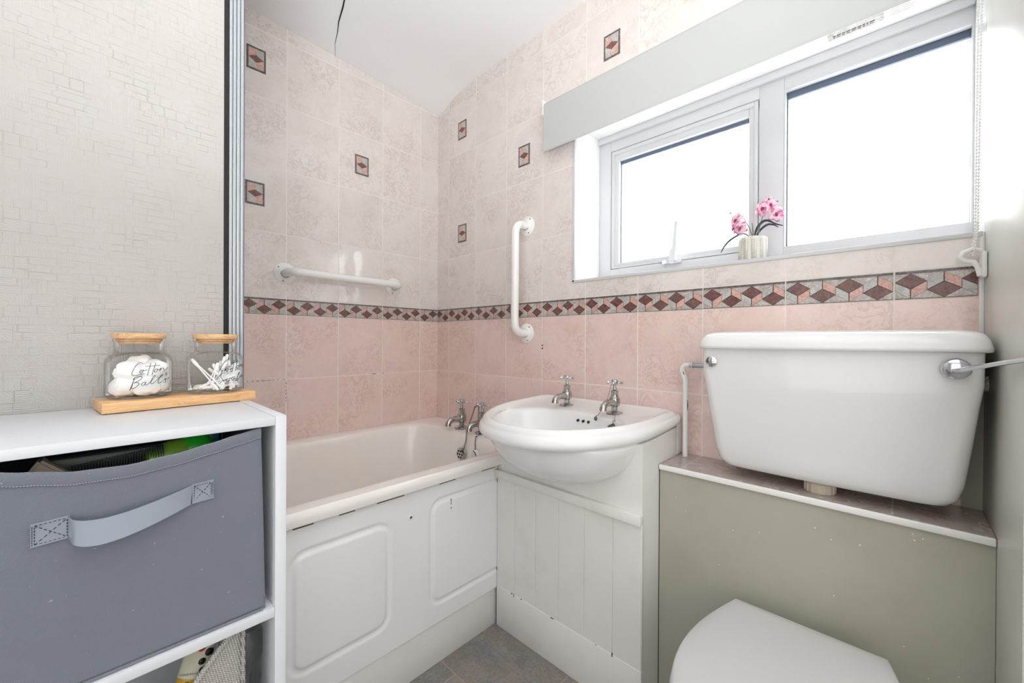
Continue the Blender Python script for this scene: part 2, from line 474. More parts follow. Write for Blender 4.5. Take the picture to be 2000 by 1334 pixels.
# wallpapered partition at the foot of the bath
bm = B(); box(bm, .655, .711, -2.35, -1.036, .5845, 2.2); struct('wall_partition', bm, 'wallpaper', smooth=0)
bm = B(); box(bm, .66, .7085, -1.036, -1.027, .5845, 2.2); struct('trim_1', bm, 'black', smooth=0)
bm = B()
yy = -1.028
prof = [(yy, .700), (yy, .712)]
for k in range(4):
    w = .0264/4
    prof += [(yy+.0006, .7155), (yy+w*.40, .7162), (yy+w*.55, .7132), (yy+w*.85, .7132)]; yy += w
prof += [(yy, .716), (yy+.0012, .712), (yy+.0012, .700)]
loft(bm, [[(x, y, z) for y, x in prof] for z in (.5845, 2.2)], True, True)
struct('trim_2', bm, 'alu', smooth=20)
# ceiling with a droop in the corner
bm = B(); nx, ny = 60, 60; G = []
for i in range(nx+1):
    row = []
    for j in range(ny+1):
        x = 2.6*(i/nx)**1.7; y = -2.45*(j/ny)**1.5+.0
        z = 2.192-.062*math.exp(-(x/.16)**1.5-(abs(y)/.45)**1.3)-.014*math.exp(-x/.25)+.003*math.sin(x*7+1)*math.cos(y*6)
        row.append(bm.verts.new((x, y, z)))
    G.append(row)
for i in range(nx):
    for j in range(ny): bm.faces.new((G[i][j], G[i+1][j], G[i+1][j+1], G[i][j+1]))
box(bm, -.1, 2.6, -2.45, .26, 2.2, 2.3)
ceil = struct('ceiling', bm, 'ceiling', fixn=False)
def zc(x, y):
    return 2.192-.062*math.exp(-(x/.16)**1.5-(abs(y)/.45)**1.3)-.014*math.exp(-x/.25)+.003*math.sin(x*7+1)*math.cos(y*6)
bm = B()
cp = [(.0, -.522, .0006), (.06, -.548, .0012), (.12, -.562, .0022), (.17, -.578, .0032), (.24, -.592, .0042), (.33, -.617, .003), (.42, -.652, .0016), (.6, -.72, .001), (.8, -.8, .0008)]
L = [bm.verts.new((x, y-w, zc(x, y)-.0012)) for x, y, w in cp]; R = [bm.verts.new((x, y+w*.3, zc(x, y)-.0012)) for x, y, w in cp]
for i in range(len(cp)-1): bm.faces.new((L[i], L[i+1], R[i+1], R[i]))
o_ = obj('crack', bm, 'crack', ceil); o_['label'] = 'thin dark crack in the lining paper'

# ---------------- tile border + motif pieces (on the two tiled walls)
def poly(bm, T, pts, mi, h):
    vs = [bm.verts.new(T(u, v, h)) for u, v in pts]
    f = bm.faces.new(vs); f.material_index = mi
    cx = sum(p[0] for p in pts)/len(pts); cy = sum(p[1] for p in pts)/len(pts)
    # short skirt
    vb = [bm.verts.new(T(u, v, h-.0006)) for u, v in pts]
    n = len(pts)
    for k in range(n): bm.faces.new((vs[k], vb[k], vb[(k+1) % n], vs[(k+1) % n])).material_index = mi
def shrink(pts, d):
    cx = sum(p[0] for p in pts)/len(pts); cy = sum(p[1] for p in pts)/len(pts); out = []
    for x, y in pts:
        l = math.hypot(x-cx, y-cy); k = max(0, (l-d)/l); out.append((cx+(x-cx)*k, cy+(y-cy)*k))
    return out
def clip(pts, lo, hi):
    def half(ps, s, lim):
        out = []
        for i in range(len(ps)):
            a, b = ps[i], ps[(i+1) % len(ps)]
            ia, ib = s*a[0] <= s*lim, s*b[0] <= s*lim
            if ia: out.append(a)
            if ia != ib:
                t = (lim-a[0])/(b[0]-a[0]); out.append((lim, a[1]+t*(b[1]-a[1])))
        return out
    p = half(pts, 1, hi)
    if len(p) > 2: p = half(p, -1, lo)
    return p if len(p) > 2 else None
BMATS = ['t_dark', 't_bg', 't_brown', 't_pink', 't_grey', 't_edge']
def border(bm, T, u0, u1, phase):
    H = Z_BT-Z_BB
    k0 = math.floor((u0-phase)/.2)
    for k in range(k0, k0+20):
        a, b = max(u0, phase+.2*k+.0014), min(u1, phase+.2*(k+1)-.0014)
        if b-a < .003: continue
        z0, z1 = Z_BB+.001, Z_BT-.001
        def put(pts, mi, h, s=.0005):
            q = clip([(phase+.2*k+x, Z_BB+y*H) for x, y in pts], a+.0003, b-.0003)
            if q: poly(bm, T, shrink(q, s), mi, h)
        vs = [(a, z0), (b, z0), (b, z1), (a, z1)]
        poly(bm, T, vs, 1, .0012)
        put([(0, .905), (.2, .905), (.2, .975), (0, .975)], 5, .0016, 0)
        put([(0, .015), (.2, .015), (.2, .035), (0, .035)], 0, .0016, 0)
        put([(0, .885), (.2, .885), (.2, .897), (0, .897)], 0, .0016, 0)
        c = .0255; w = .0245
        for i in range(-1, 9):
            x = c+.0492*i-.0; up = (i % 2 == 0)
            def F(pts):
                return [(x+px*w, (py if up else .92-py)) for px, py in pts]
            dk = 0.0
            ol = F([(0, .90), (1, .62), (1, .30), (0, .03), (-1, .30), (-1, .62)])
            put(ol, 0, .0014, 0)
            put(F([(0, .885), (.96, .615), (0, .37), (-.96, .615)]), 2, .0018, .0006)
            g, p = (4, 3)
            put(F([(-1, .60), (-.02, .35), (-.02, .04), (-1, .30)]), g if True else p, .0018, .0007)
            put(F([(1, .60), (.02, .35), (.02, .04), (1, .30)]), p, .0018, .0007)
def motif(bm, T, uc, zcn, flip=1):
    W, H = .031, .0425
    def q(pts, mi, h, s=0.):
        poly(bm, T, shrink([(uc+flip*(x*2-1)*W, zcn+(y*2-1)*H) for x, y in pts], s), mi, h)
    q([(0, 0), (1, 0), (1, 1), (0, 1)], 5, .0008)
    q([(.085, .065), (.915, .065), (.915, .935), (.085, .935)], 0, .0012)
    q([(.1, .08), (.9, .08), (.9, .92), (.1, .92)], 1, .0014)
    s = .0008
    q([(.10, .52), (.5, .66), (.9, .51), (.5, .33)], 2, .002, s)
    q([(.10, .54), (.49, .67), (.49, .91), (.10, .80)], 3, .002, s)
    q([(.9, .53), (.51, .67), (.51, .91), (.9, .78)], 4, .002, s)
    q([(.10, .50), (.49, .32), (.49, .09), (.10, .23)], 4, .002, s)
    q([(.9, .50), (.51, .32), (.51, .09), (.9, .20)], 3, .002, s)
TB = lambda u, v, h: (u, -h, v)
TL = lambda u, v, h: (h, -u, v)
bm = B(); border(bm, TB, .002, 1.815, .094); obj('tile_border', bm, BMATS, wall_back, smooth=0)
bm = B(); border(bm, TL, .002, 1.04, .1052); obj('tile_border', bm, BMATS, wall_left, smooth=0)
for u, z in ((.194, 1.9835), (.594, 1.735), (.994, 1.9835), (.197, 1.489)):
    bm = B(); motif(bm, TB, u, z-.004, 1); obj('tile_motif', bm, BMATS, wall_back, smooth=0)
for u, z in ((.808, 2.0), (.811, 1.509), (.405, 1.738)):
    bm = B(); motif(bm, TL, u, z, -1); obj('tile_motif', bm, BMATS, wall_left, smooth=0)
bm = B(); box(bm, 1.794, 1.8225, -.0012, 0, .643, .955); obj('plaster_patch', bm, 'paint_sage', wall_back, smooth=0)
bm = B(); random.seed(8)
def gl(a, b, z0_, z1_): box(bm, -.0, .0009, -b, -a, z0_, z1_)
y = .71
while y < .84:
    w_ = random.uniform(.004, .016); gl(y, y+w_, .8195, .8210); y += w_+random.uniform(.002, .014)
for a, b in ((.335, .352), (.298, .306)): gl(a, b, .8195, .8212)
z = .735
while z < .812:
    w_ = random.uniform(.004, .014); gl(.7045, .7058, z, z+w_); z += w_+random.uniform(.003, .01)
obj('grout_gap', bm, 'crack', wall_left, kind='stuff', smooth=0)
# two old screw holes in the pink tile
bm = B()
for z in (.956, .944): lathe(bm, [(0, -.0012), (.0030, -.0012), (.0030, .0)], (.6955, 0, z), 10, axis='y')
obj('screw_hole', bm, 'crack', wall_back)
# silicone between bath and tiles
# ---------------- window trims
bm = B()
box(bm, WX0-.010, XE-.003, -.0035, .010, WZ0-.009, WZ0+.001, .0012)
box(bm, WX0-.010, WX0+.001, -.0035, .008, WZ0-.006, WZ1, .0012)
struct('trim_3', bm, 'upvc')

# ---------------- window
win = bpy.data.objects.new('window_1', None); COL.objects.link(win); win.location = (1.33, .2, 1.2); win['kind'] = 'structure'
bpy.context.view_layer.update()
def frame(bm, x0, x1, z0, z1, wl, wr, wb, wt, y0, y1, bev=.003, mi=0):
    box(bm, x0, x0+wl, y0, y1, z0, z1, bev, mi); box(bm, x1-wr, x1, y0, y1, z0, z1, bev, mi)
    box(bm, x0+wl-.001, x1-wr+.001, y0, y1, z0, z0+wb, bev, mi); box(bm, x0+wl-.001, x1-wr+.001, y0, y1, z1-wt, z1, bev, mi)
bm = B()
frame(bm, WX0, 1.46, WZ0, WZ1, .050, .064, .055, .058, .165, .235)
frame(bm, 1.4595, WX1, WZ0, WZ1, .003, .004, .055, .058, .165, .235, .0008)
box(bm, WX0+.0, WX1, .150, .166, WZ1-.022, WZ1, .003)
obj('window_frame', bm, 'upvc', win)
bm = B()
frame(bm, .899, 1.394, 1.2515, 1.7025, .030, .027, .022, .038, .172, .225, .004)
frame(bm, .899, 1.394, 1.2515, 1.7025, .012, .012, .010, .014, .1665, .18, .003)
sash = obj('sash', bm, 'upvc', win)
bm = B()
frame(bm, .9265, 1.3695, 1.2725, 1.667, .0045, .003, .003, .0145, .185, .192, 0)
obj('gasket', bm, 'gasket', sash, smooth=0)
bm = B(); box(bm, .925, 1.371, .19, .194, 1.271, 1.668); obj('window_pane', bm, 'frosted', sash, smooth=0)
bm = B()
frame(bm, 1.4605, WX1-.002, 1.249, 1.7055, .0045, .002, .002, .021, .188, .196, 0)
obj('gasket', bm, 'gasket', win, smooth=0)
bm = B(); box(bm, 1.458, WX1, .196, .200, 1.248, 1.706); obj('window_pane', bm, 'frosted', win, smooth=0)
# shadow-gap at head of the fixed light (bead)
bm = B()
box(bm, 1.458, WX1-.004, .1665, .186, 1.7015, 1.708, .001); box(bm, 1.458, 1.4605, .1665, .186, 1.249, 1.706, .0008); box(bm, 1.458, WX1-.004, .1665, .186, 1.244, 1.2495, .001)
obj('glazing_bead', bm, 'upvc', win)
# window handle: base with two keepers and raised lever
bm = B()
box(bm, 1.108, 1.170, .146, .167, 1.2405, 1.2545, .003)
hd = obj('handle', bm, 'upvc', win)
bm = B()
loft(bm, [[(x+c, y, z) for x, y in ((-w, .128), (w, .128), (w, .146), (-w, .146))] for z, w, c in ((1.247, .010, 1.150), (1.282, .0095, 1.153), (1.288, .0065, 1.157), (1.372, .0045, 1.163), (1.376, .0035, 1.163))], True, True)
obj('lever', bm, 'unit', hd)
bm = B()
for x in (1.117, 1.142):
    lathe(bm, [(0, -.006), (.006, -.006), (.0075, -.003), (.0075, .0)], (x, .146, 1.247), 14, axis='y')
    lathe(bm, [(0, -.0085), (.0028, -.0085), (.0028, -.0055)], (x, .146, 1.247), 10, axis='y')
obj('screw_boss', bm, 'plastic_white', hd)
# labels stuck on the window head (flat stickers)
def on_soffit(x, y): return (x, y, WZ1-.0005)
bm = B(); box(bm, 1.565, 1.672, .072, .115, WZ1-.0012, WZ1-.0001)
wl = obj('sticker', bm, 't_grey', win, smooth=0)
bm = B(); x = 1.575
while x < 1.655:
    w = random.uniform(.004, .010)
    box(bm, x, x+w, .098, .102, WZ1-.0018, WZ1-.0011); box(bm, x, x+w*.8, .106, .108, WZ1-.0018, WZ1-.0011); x += w+.002
obj('print', bm, 'iron', wl, smooth=0)
bm = B(); box(bm, 1.675, 1.735, .070, .118, WZ1-.0012, WZ1-.0001)
wl2 = obj('sticker', bm, 'plastic_white', win, smooth=0)
bm = B()
for y in (.078, .085, .092, .099, .106): box(bm, 1.683, 1.683+random.uniform(.03, .045), y, y+.0018, WZ1-.0016, WZ1-.0011)
obj('print', bm, 't_grey', wl2, smooth=0)

# ---------------- tiled boxing that carries the cistern
YS, ZS = -.166, .643
bm = B(); box(bm, 1.2385, XE-.0005, YS+.008, -.0005, 0, ZS-.014); wbx = struct('wall_boxing', bm, 'paint_sage', smooth=0)
bm = B(); box(bm, 1.2385, XE-.0005, YS+.003, -.0005, ZS-.0138, ZS-.001, .001); box(bm, 1.2385, XE-.0005, YS+.004, -.0005, ZS-.004, ZS); obj('shelf_tiles', bm, 'shelf_tile', wbx, smooth=0)
bm = B(); box(bm, 1.2385, XE-.0005, YS, YS+.006, ZS-.0135, ZS+.0008, .0028, seg=3); obj('edge_trim', bm, 'plastic_white', wbx)
bm = B()
random.seed(3)
for k in range(26):
    x, z = random.uniform(1.26, 1.8), random.uniform(.2, .62)
    ball(bm, (x, YS+.008, z), random.uniform(.0006, .0016), s=1, sc=(1, .5, random.uniform(.7, 1.6)))
obj('paint_speckle', bm, 'plastic_white', wbx, kind='stuff')

# ================================================================== BATH
th = thing('bathtub', 'cream bathtub with white rim and moulded white side panel along the tiled wall', 'bathtub', (.35, -.85, 0))
def L3(p, z): return [(x, y, z) for x, y in p]
bm = B()
oz = .583
loops = [L3(rrect(.002, .722, -1.70, -.002, .004), .548), L3(rrect(.002, .728, -1.70, -.002, .004), .552), L3(rrect(.002, .7305, -1.70, -.002, .004), .564),
         L3(rrect(.002, .729, -1.70, -.002, .004), .576), L3(rrect(.002, .722, -1.70, -.002, .006), oz),
         L3(rrect(.010, .700, -1.69, -.010, .01), oz+.0005)]
loft(bm, loops)
obj('rim', bm, 'bath_rim', th, sub=0)
bm = B()
inn = [((.010, .700, -1.69, -.010, .010), oz+.0005), ((.050, .672, -1.62, -.128, .10), oz-.001), ((.060, .664, -1.60, -.138, .10), oz-.005), ((.066, .657, -1.59, -.146, .10), oz-.016),
       ((.078, .645, -1.55, -.160, .11), .48), ((.10, .625, -1.48, -.182, .12), .34), ((.125, .60, -1.40, -.205, .13), .22), ((.17, .555, -1.3, -.25, .13), .172), ((.22, .5, -1.2, -.3, .12), .165)]
# uniform point count
lo = [L3(rrect(*a, n=10), z) for a, z in inn]
loft(bm, lo, False, True)
obj('tub', bm, 'bath', th, sub=1)
# side panel with routed rounded rectangles
def sdrr(y, z, r):
    y0, y1, z0, z1, rad = r
    cy, cz = (y0+y1)/2, (z0+z1)/2
    qy, qz = abs(y-cy)-(y1-y0)/2+rad, abs(z-cz)-(z1-z0)/2+rad
    return math.hypot(max(qy, 0), max(qz, 0))+min(max(qy, qz), 0)-rad
rects = [(-.918, -.655, .192, .490, .045), (-.536, -.10, .178, .503, .045), (-1.4, -1.05, .19, .49, .045)]
def ph(y, z):
    h = 0
    for r in rects:
        d = sdrr(y, z, r)
        # groove centred at d=-.010, half width .010, then a slightly raised field
        if d < .0:
            t = abs(d+.0105)/.0105
            if t < 1: h -= .0042*(1-t*t)**1.2*(1 if d > -.0105 else 1)
            if d < -.0105: h += .0012*min(1, (-d-.0105)/.01)
    return h
bm = B(); ys = []; y = -.255
while y > -1.16: ys.append(y); y -= .0032
ys.append(-1.69)
zs = [.128+(.545-.128)*i/140 for i in range(141)]
G = [[bm.verts.new((.7105+ph(y, z), y, z)) for z in zs] for y in ys]
for i in range(len(ys)-1):
    for j in range(len(zs)-1): bm.faces.new((G[i][j], G[i][j+1], G[i+1][j+1], G[i+1][j]))
# lower return edge
e = [bm.verts.new((.700, y, .126)) for y in ys]
for i in range(len(ys)-1): bm.faces.new((G[i][0], G[i+1][0], e[i+1], e[i]))
e2 = [bm.verts.new((.700, y, .547)) for y in ys]
for i in range(len(ys)-1): bm.faces.new((G[i][-1], e2[i], e2[i+1], G[i+1][-1]))
pan = obj('side_panel', bm, 'white_gloss', th, smooth=60)
bm = B(); box(bm, .690, .7045, -1.69, -.255, .0, .1275, .001); obj('plinth', bm, 'paint_white', th)
bm = B(); box(bm, .7, .7125, -1.2, -.262, .5438, .5480); obj('panel_gap', bm, 'crack', th, smooth=0)
bm = B()
for y0, y1, z in ((-.905, -.86, .5448), (-.80, -.76, .5452), (-.7, -.62, .5452), (-.5, -.44, .5455), (-.33, -.27, .5455)):
    box(bm, .7096, .7126, y0, y1, z-.0040, z+.0006)
obj('brown_stain', bm, 'rust', th, kind='stuff', smooth=0)
bm = B(); lathe(bm, [(0, .004), (.004, .004), (.0048, .002), (.0075, .0018), (.0085, 0)], (.7105, -.599, .4745), 18, axis='x'); sc_ = obj('screw_cup', bm, 'plastic_white', pan)
bm = B(); lathe(bm, [(0, .0048), (.0036, .0045), (.0036, .0035)], (.7105, -.599, .4745), 10, axis='x'); obj('screw_head', bm, 'iron', sc_)
bm = B(); box(bm, .7108, .7126, -.4575, -.4555, .468, .487); box(bm, .7108, .7126, -.4575, -.4553, .455, .461); obj('scratch_mark', bm, 't_edge', pan, smooth=0)

# ---------------- taps
def chain_mesh(bm, pts, link=.0055, w=.0016, r=.00045, step=None):
    # real oval links along a polyline
    P = [Vector(p) for p in pts]
    segs = [(P[i+1]-P[i]).length for i in range(len(P)-1)]; tot = sum(segs)
    def at(s):
        for i, l in enumerate(segs):
            if s <= l or i == len(segs)-1: return P[i]+(P[i+1]-P[i])*(s/l), (P[i+1]-P[i]).normalized()
            s -= l
    s = 0; k = 0
    while s < tot:
        c, t = at(s); a = Vector((1, 0, 0)) if abs(t.x) < .7 else Vector((0, 1, 0))
        n1 = t.cross(a).normalized(); n2 = t.cross(n1)
        n = n1 if k % 2 else n2
        tube(bm, [c+t*(link*.62*math.cos(q))+n*(w*math.sin(q)) for q in [2*PI*j/8 for j in range(8)]], r, 5, closed=True)
        s += link*.86; k += 1
def bead_chain(bm, pts, r, step):
    P = [Vector(p) for p in pts]; d = 0
    for a, b in zip(P, P[1:]):
        L_ = (b-a).length; t = (b-a)/L_; s = d
        while s < L_:
            ball(bm, a+t*s, r, s=1); s += step
        d = s-L_
    tube(bm, P, r*.35, 5)
def tap(name, label, x, y, z, s, spout, rot, group):
    t = thing(name, label, 'tap', (x, y, z), group)
    c = (x, y, z)
    bm = B()
    pr = [(0, 0), (.0235, 0), (.0245, .0015), (.023, .0032), (.013, .006), (.0095, .010), (.0090, .021), (.0125, .0235), (.0155, .027),
          (.0158, .044), (.0150, .050), (.0122, .052), (.0122, .056), (.0105, .057), (.0103, .068), (.0112, .070), (.0112, .073), (.0075, .0755), (.0048, .077), (.0044, .091), (.007, .0925), (0, .0925)]
    lathe(bm, [(r*s*1.12, h*s) for r, h in pr], c, 28)
    obj('tap_body', bm, 'chrome', t)
    bm = B()
    d = Vector((math.sin(rot), -math.cos(rot), 0))
    pts = []; rad = []
    for q, (dd, hh, rr) in enumerate(((.004, .034, .0125), (.018, .0365, .0118), (.034, .0375, .0105), (.046, .0355, .0100), (.0555, .030, .0102), (.059, .022, .0108), (.0595, .016, .0112))):
        pts.append(Vector(c)+d*(dd*s*spout)+Vector((0, 0, hh*s))); rad.append(rr*s*1.05)
    tube(bm, pts, rad, 18); obj('spout', bm, 'chrome', t, smooth=50)
    bm = B(); hz = z+.1*s
    lathe(bm, [(0, -.009*s), (.0075*s, -.009*s), (.0095*s, -.006*s), (.0095*s, .004*s), (.0115*s, .006*s), (.0115*s, .0085*s), (.006*s, .0105*s), (0, .011*s)], (x, y, hz), 20)
    for k in range(4):
        a = rot+k*PI/2+.35; u = Vector((math.cos(a), math.sin(a), 0))
        cc = Vector((x, y, hz))
        tube(bm, [cc+u*(.006*s), cc+u*(.015*s), cc+u*(.018*s), cc+u*(.0235*s), cc+u*(.0275*s)], [.0042*s, .0026*s, .0045*s, .0052*s, .0022*s], 10)
    obj('cross_handle', bm, 'chrome_new', t)
    return t
# ================================================================== BASIN + CABINET
CX = .980
bs = thing('wash_basin', 'white ceramic semi recessed wash basin set into the white boarded cabinet', 'wash basin', (CX, -.25, .59))
NB = 72; CEN = Vector((.974, -.262))
def D_out(off):
    a, bb, cyy, n = .269-off, .350-off, -.15, 2.16
    pts = []
    yb = -.002-(off if off > 0 else 0)
    pts.append((CX+a, yb)); pts.append((CX+a, cyy))
    for i in range(1, 48):
        t = PI*i/48
        c, s_ = math.cos(t), math.sin(t)
        pts.append((CX+a*math.copysign(abs(c)**(2/n), c), cyy-bb*abs(s_)**(2/n)))
    pts.append((CX-a, cyy)); pts.append((CX-a, yb))
    return pts
def sup(cx, cy, a, b, n=2.6):
    return [(cx+a*math.copysign(abs(math.cos(t))**(2/n), math.cos(t)), cy-b*math.copysign(abs(math.sin(t))**(2/n), math.sin(t))) for t in [2*PI*i/80 for i in range(80)]]
def cast(polyg, n=NB):
    out = []
    for k in range(n):
        a = 2*PI*k/n+.013; d = Vector((math.cos(a), math.sin(a))); best = None
        m = len(polyg)
        for i in range(m):
            p = Vector(polyg[i])-CEN; q = Vector(polyg[(i+1) % m])-CEN; e = q-p
            den = d.x*e.y-d.y*e.x
            if abs(den) < 1e-12: continue
            t = (p.x*e.y-p.y*e.x)/den; s_ = (p.x*d.y-p.y*d.x)/den
            if t > 0 and -1e-6 <= s_ <= 1+1e-6: best = t if best is None else max(best, t)
        out.append((CEN.x+d.x*best, CEN.y+d.y*best))
    return out
bm = B()
def bl(pg, z): return [(x, y, z) for x, y in cast(pg)]
def deckz(pts):
    out = []
    for x, y, z in pts:
        out.append((x, y, z))
    return out
UN = ((.588, .03, .03), (.592, .09, .075), (.605, .15, .118), (.630, .195, .152), (.660, .222, .176), (.70, .238, .194), (.716, .245, .202))
loops = [bl(sup(CX, -.25, a, b, 2.15), z) for z, a, b in UN]
loops += [bl(D_out(.022), .7195), bl(D_out(.010), .722), bl(D_out(.002), .729), bl(D_out(-.001), .740), bl(D_out(.003), .752), bl(D_out(.009), .757),
         bl(D_out(.011), .764), bl(D_out(.018), .771), bl(D_out(.027), .773), bl(D_out(.036), .769)]
for L_ in loops[7:12]:
    for k, (x, y, z) in enumerate(L_): L_[k] = (x, y, z+.010*max(0, 1+y/.30))
inner = cast(sup(CX, -.305, .205, .152, 2.35))
outl = cast(D_out(.046))
ring = [(x, y, .7655 if y > -.06 else .760) for x, y in outl]
loops.append(ring)
mid = [((a[0]+b[0])/2, (a[1]+b[1])/2, .757) for a, b in zip(outl, inner)]
loops.append(mid)
loops.append([(x, y, .755) for x, y in inner])
for sc, z, dy in ((.975, .751, 0), (.95, .742, 0), (.90, .71, -.002), (.80, .672, -.002), (.62, .640, -.002), (.36, .622, -.0), (.12, .617, 0)):
    loops.append([(CX+(x-CX)*sc, -.305+(y+.305)*sc+dy, z) for x, y in inner])
loft(bm, loops, True, True)
for v in bm.verts: v.co.z += .034*v.co.y
obj('basin_bowl', bm, 'ceramic', bs, smooth=70, sub=1)
bm = B()
for k in range(3):
    lathe(bm, [(0, .0), (.0042, .0), (.0042, .004)], (.978+.0195*k, -.162, .731), 14, axis='y', T=None)
for v in bm.verts: v.co.y -= .006; v.co.y -= (.731-v.co.z)*.3
for v in bm.verts: v.co.z -= .006
obj('overflow_hole', bm, 'black', bs)
# cabinet
cb = thing('basin_cabinet', 'white painted tongue and groove cabinet under the wash basin', 'cabinet', (.975, -.13, 0))
CXR = 1.2365
bm = B()
box(bm, .7125, CXR, -.250, -.004, .0, .530)
# fascia: frame plate around the bowl (front plane) - polygon following the bowl
fy = -.2565
edge = [( .7125, .530), (.7125, .724)]
n = 60
arcp = []
for i in range(n+1):
    zz_ = .7195-(.7195-.590)*math.sin(PI*i/n)
    aa = 0
    UU = [(u[0], u[1]) for u in UN]
    for (z0_, a0_), (z1_, a1_) in zip(UU, UU[1:]):
        if z0_ <= zz_ <= z1_+.01: aa = a0_+(a1_-a0_)*(zz_-z0_)/(z1_-z0_)
    X_ = CX+(-1 if i <= n/2 else 1)*max(aa-.004, .0); Z_ = zz_
    arcp.append((X_, Z_))
top = []
vsA = []
arcp = [(x, z-.0085) for x, z in arcp]
pts = [(.7125, .711)]+arcp+[(CXR, .711)]
for ly in (fy, fy+.0065):
    vsA.append([bm.verts.new((x, ly, z)) for x, z in pts])
vsB = []
for ly in (fy, fy+.0065):
    vsB.append([bm.verts.new((x, ly, .528)) for x, z in pts])
for i in range(len(pts)-1):
    bm.faces.new((vsA[0][i], vsA[0][i+1], vsB[0][i+1], vsB[0][i]))
    bm.faces.new((vsA[1][i], vsA[1][i+1], vsB[1][i+1], vsB[1][i]))
    bm.faces.new((vsA[0][i], vsA[0][i+1], vsA[1][i+1], vsA[1][i]))
for q in (0, -1): bm.faces.new((vsA[0][q], vsA[1][q], vsB[1][q], vsB[0][q]))
# right side upright panel
v_ = [bm.verts.new(p) for p in ((CXR-.018, -.25, .5301), (CXR, -.25, .5301), (CXR, -.004, .5301), (CXR-.018, -.004, .5301), (CXR-.018, -.25, .712), (CXR, -.25, .712), (CXR, -.004, .727), (CXR-.018, -.004, .727))]
for q in ((0, 1, 2, 3), (4, 5, 6, 7), (0, 1, 5, 4), (1, 2, 6, 5), (2, 3, 7, 6), (3, 0, 4, 7)): bm.faces.new([v_[k] for k in q])
box(bm, .7125, .722, -.2500, -.004, .5301, .709)
obj('carcass', bm, 'paint_white', cb, smooth=20)
xs = [.7125, .795, .8855, .975, 1.065, 1.155, CXR]
bm = B()
for a, b in zip(xs, xs[1:]):
    g = .0016
    A = [(a, .0), (a+g, -.003), (b-g, -.003), (b, .0)]
    lo_ = [[(x, -.2595+yy2+.003-.0, z) for x, yy2 in A]+[(b, -.249, z), (a, -.249, z)] for z in (.10, .515)]
    loft(bm, lo_, True, True)
obj('board_panel', bm, 'paint_white', cb, smooth=10)
bm = B()
bar = [(x, -.2745+.0, z) for x, z in ()]
box(bm, .7115, CXR+.002, -.272, -.255, .5085, .5345, .0015)
obj('rail', bm, 'paint_white', cb)
bm = B(); box(bm, .7125, CXR+.0008, -.2612, -.249, .0, .1375, .0012); obj('kickboard', bm, 'paint_white', cb)
bm = B()
random.seed(11)
for k in range(5):
    x = random.uniform(.74, 1.2); w = random.uniform(.002, .008)
    box(bm, x, x+w, -.2618, -.2605, .1372-random.uniform(0, .001), .1386)
box(bm, .7945, .7965, -.2618, -.2605, .130, .141); box(bm, 1.1545, 1.1575, -.2618, -.2605, .133, .1435)
for x, z in ((.795, .134),): pass
obj('chipped_paint', bm, 'rust', cb, kind='stuff', smooth=0)
bm = B()
box(bm, CXR, CXR+.0017, YS+.0077, YS+.0105, .0, .63); obj('gap_line', bm, 'crack', cb, smooth=0)

# basin taps and plug chain
tap('basin_tap', 'left chrome cross handle pillar tap on the wash basin', .886, -.098, .7535, .94, 1.2, -.0, 'chrome pillar taps')
bt = tap('basin_tap', 'right chrome cross handle tap on the wash basin, draped with a bead chain', 1.074, -.110, .7530, .94, 1.2, .0, 'chrome pillar taps')
tap('bath_tap', 'chrome cross handle bath tap nearest the tiled corner', .298, -.080, .5835, 1.16, 1.1, .0, 'chrome pillar taps')
tap('bath_tap', 'chrome cross handle bath tap beside the wash basin, with plug chains looped over it', .437, -.080, .5835, 1.16, 1.1, .0, 'chrome pillar taps')
pc = thing('basin_plug_chain', 'thin bead chain with plug draped over the right basin tap', 'plug chain', (1.07, -.15, .72))
bm = B()
bead_chain(bm, [(1.070, -.126, .838), (1.067, -.14, .80), (1.062, -.165, .768), (1.057, -.182, .750)], .0012, .0031)
bead_chain(bm, [(1.088, -.130, .843), (1.098, -.142, .81), (1.106, -.156, .784), (1.112, -.172, .764), (1.117, -.186, .748)], .0012, .0031)
bead_chain(bm, [(1.070, -.126, .838), (1.070, -.105, .849), (1.083, -.105, .850), (1.088, -.130, .843)], .0012, .0031)
obj('bead_chain', bm, 'iron', pc)
bm = B()
ball(bm, (1.0545, -.186, .7435), .0055, s=2, sc=(1, .7, 1.25)); tube(bm, [(1.0545, -.186, .750), (1.057, -.182, .7525)], .0013, 6)
obj('toggle', bm, 'iron', pc)
bm = B()
tube(bm, [(1.1175+.0042*math.cos(q), -.189, .7430+.0048*math.sin(q)) for q in [2*PI*j/14 for j in range(14)]], .0008, 6, closed=True)
lathe(bm, [(0, .006), (.004, .006), (.012, .002), (.0165, 0), (.0165, -.004), (.013, -.008), (0, -.008)], (1.1175, -.192, .7325), 22)
obj('plug', bm, 'iron', pc)
# bath plug & overflow
bp = thing('bath_plug_chain', 'link chains with chrome overflow plate and white plug hanging into the bath', 'plug chain', (.42, -.14, .47))
bm = B()
chain_mesh(bm, [(.425, -.112, .695), (.424, -.13, .655), (.418, -.150, .600), (.420, -.156, .56), (.408, -.160, .520)], .0095, .0028, .0008)
chain_mesh(bm, [(.452, -.116, .575), (.470, -.146, .585), (.478, -.157, .56), (.488, -.164, .538)], .0095, .0028, .0008)
chain_mesh(bm, [(.425, -.112, .695), (.437, -.104, .700), (.449, -.112, .695), (.455, -.12, .65), (.457, -.118, .60), (.452, -.116, .575)], .0095, .0028, .0008)
obj('chain', bm, 'iron', bp)
bm = B()
lathe(bm, [(0, -.008), (.010, -.008), (.022, -.006), (.0265, -.002), (.0265, .004), (0, .004)], (.401, -.166, .504), 26, axis='y')
ov = obj('overflow_plate', bm, 'chrome', bp)
bm = B()
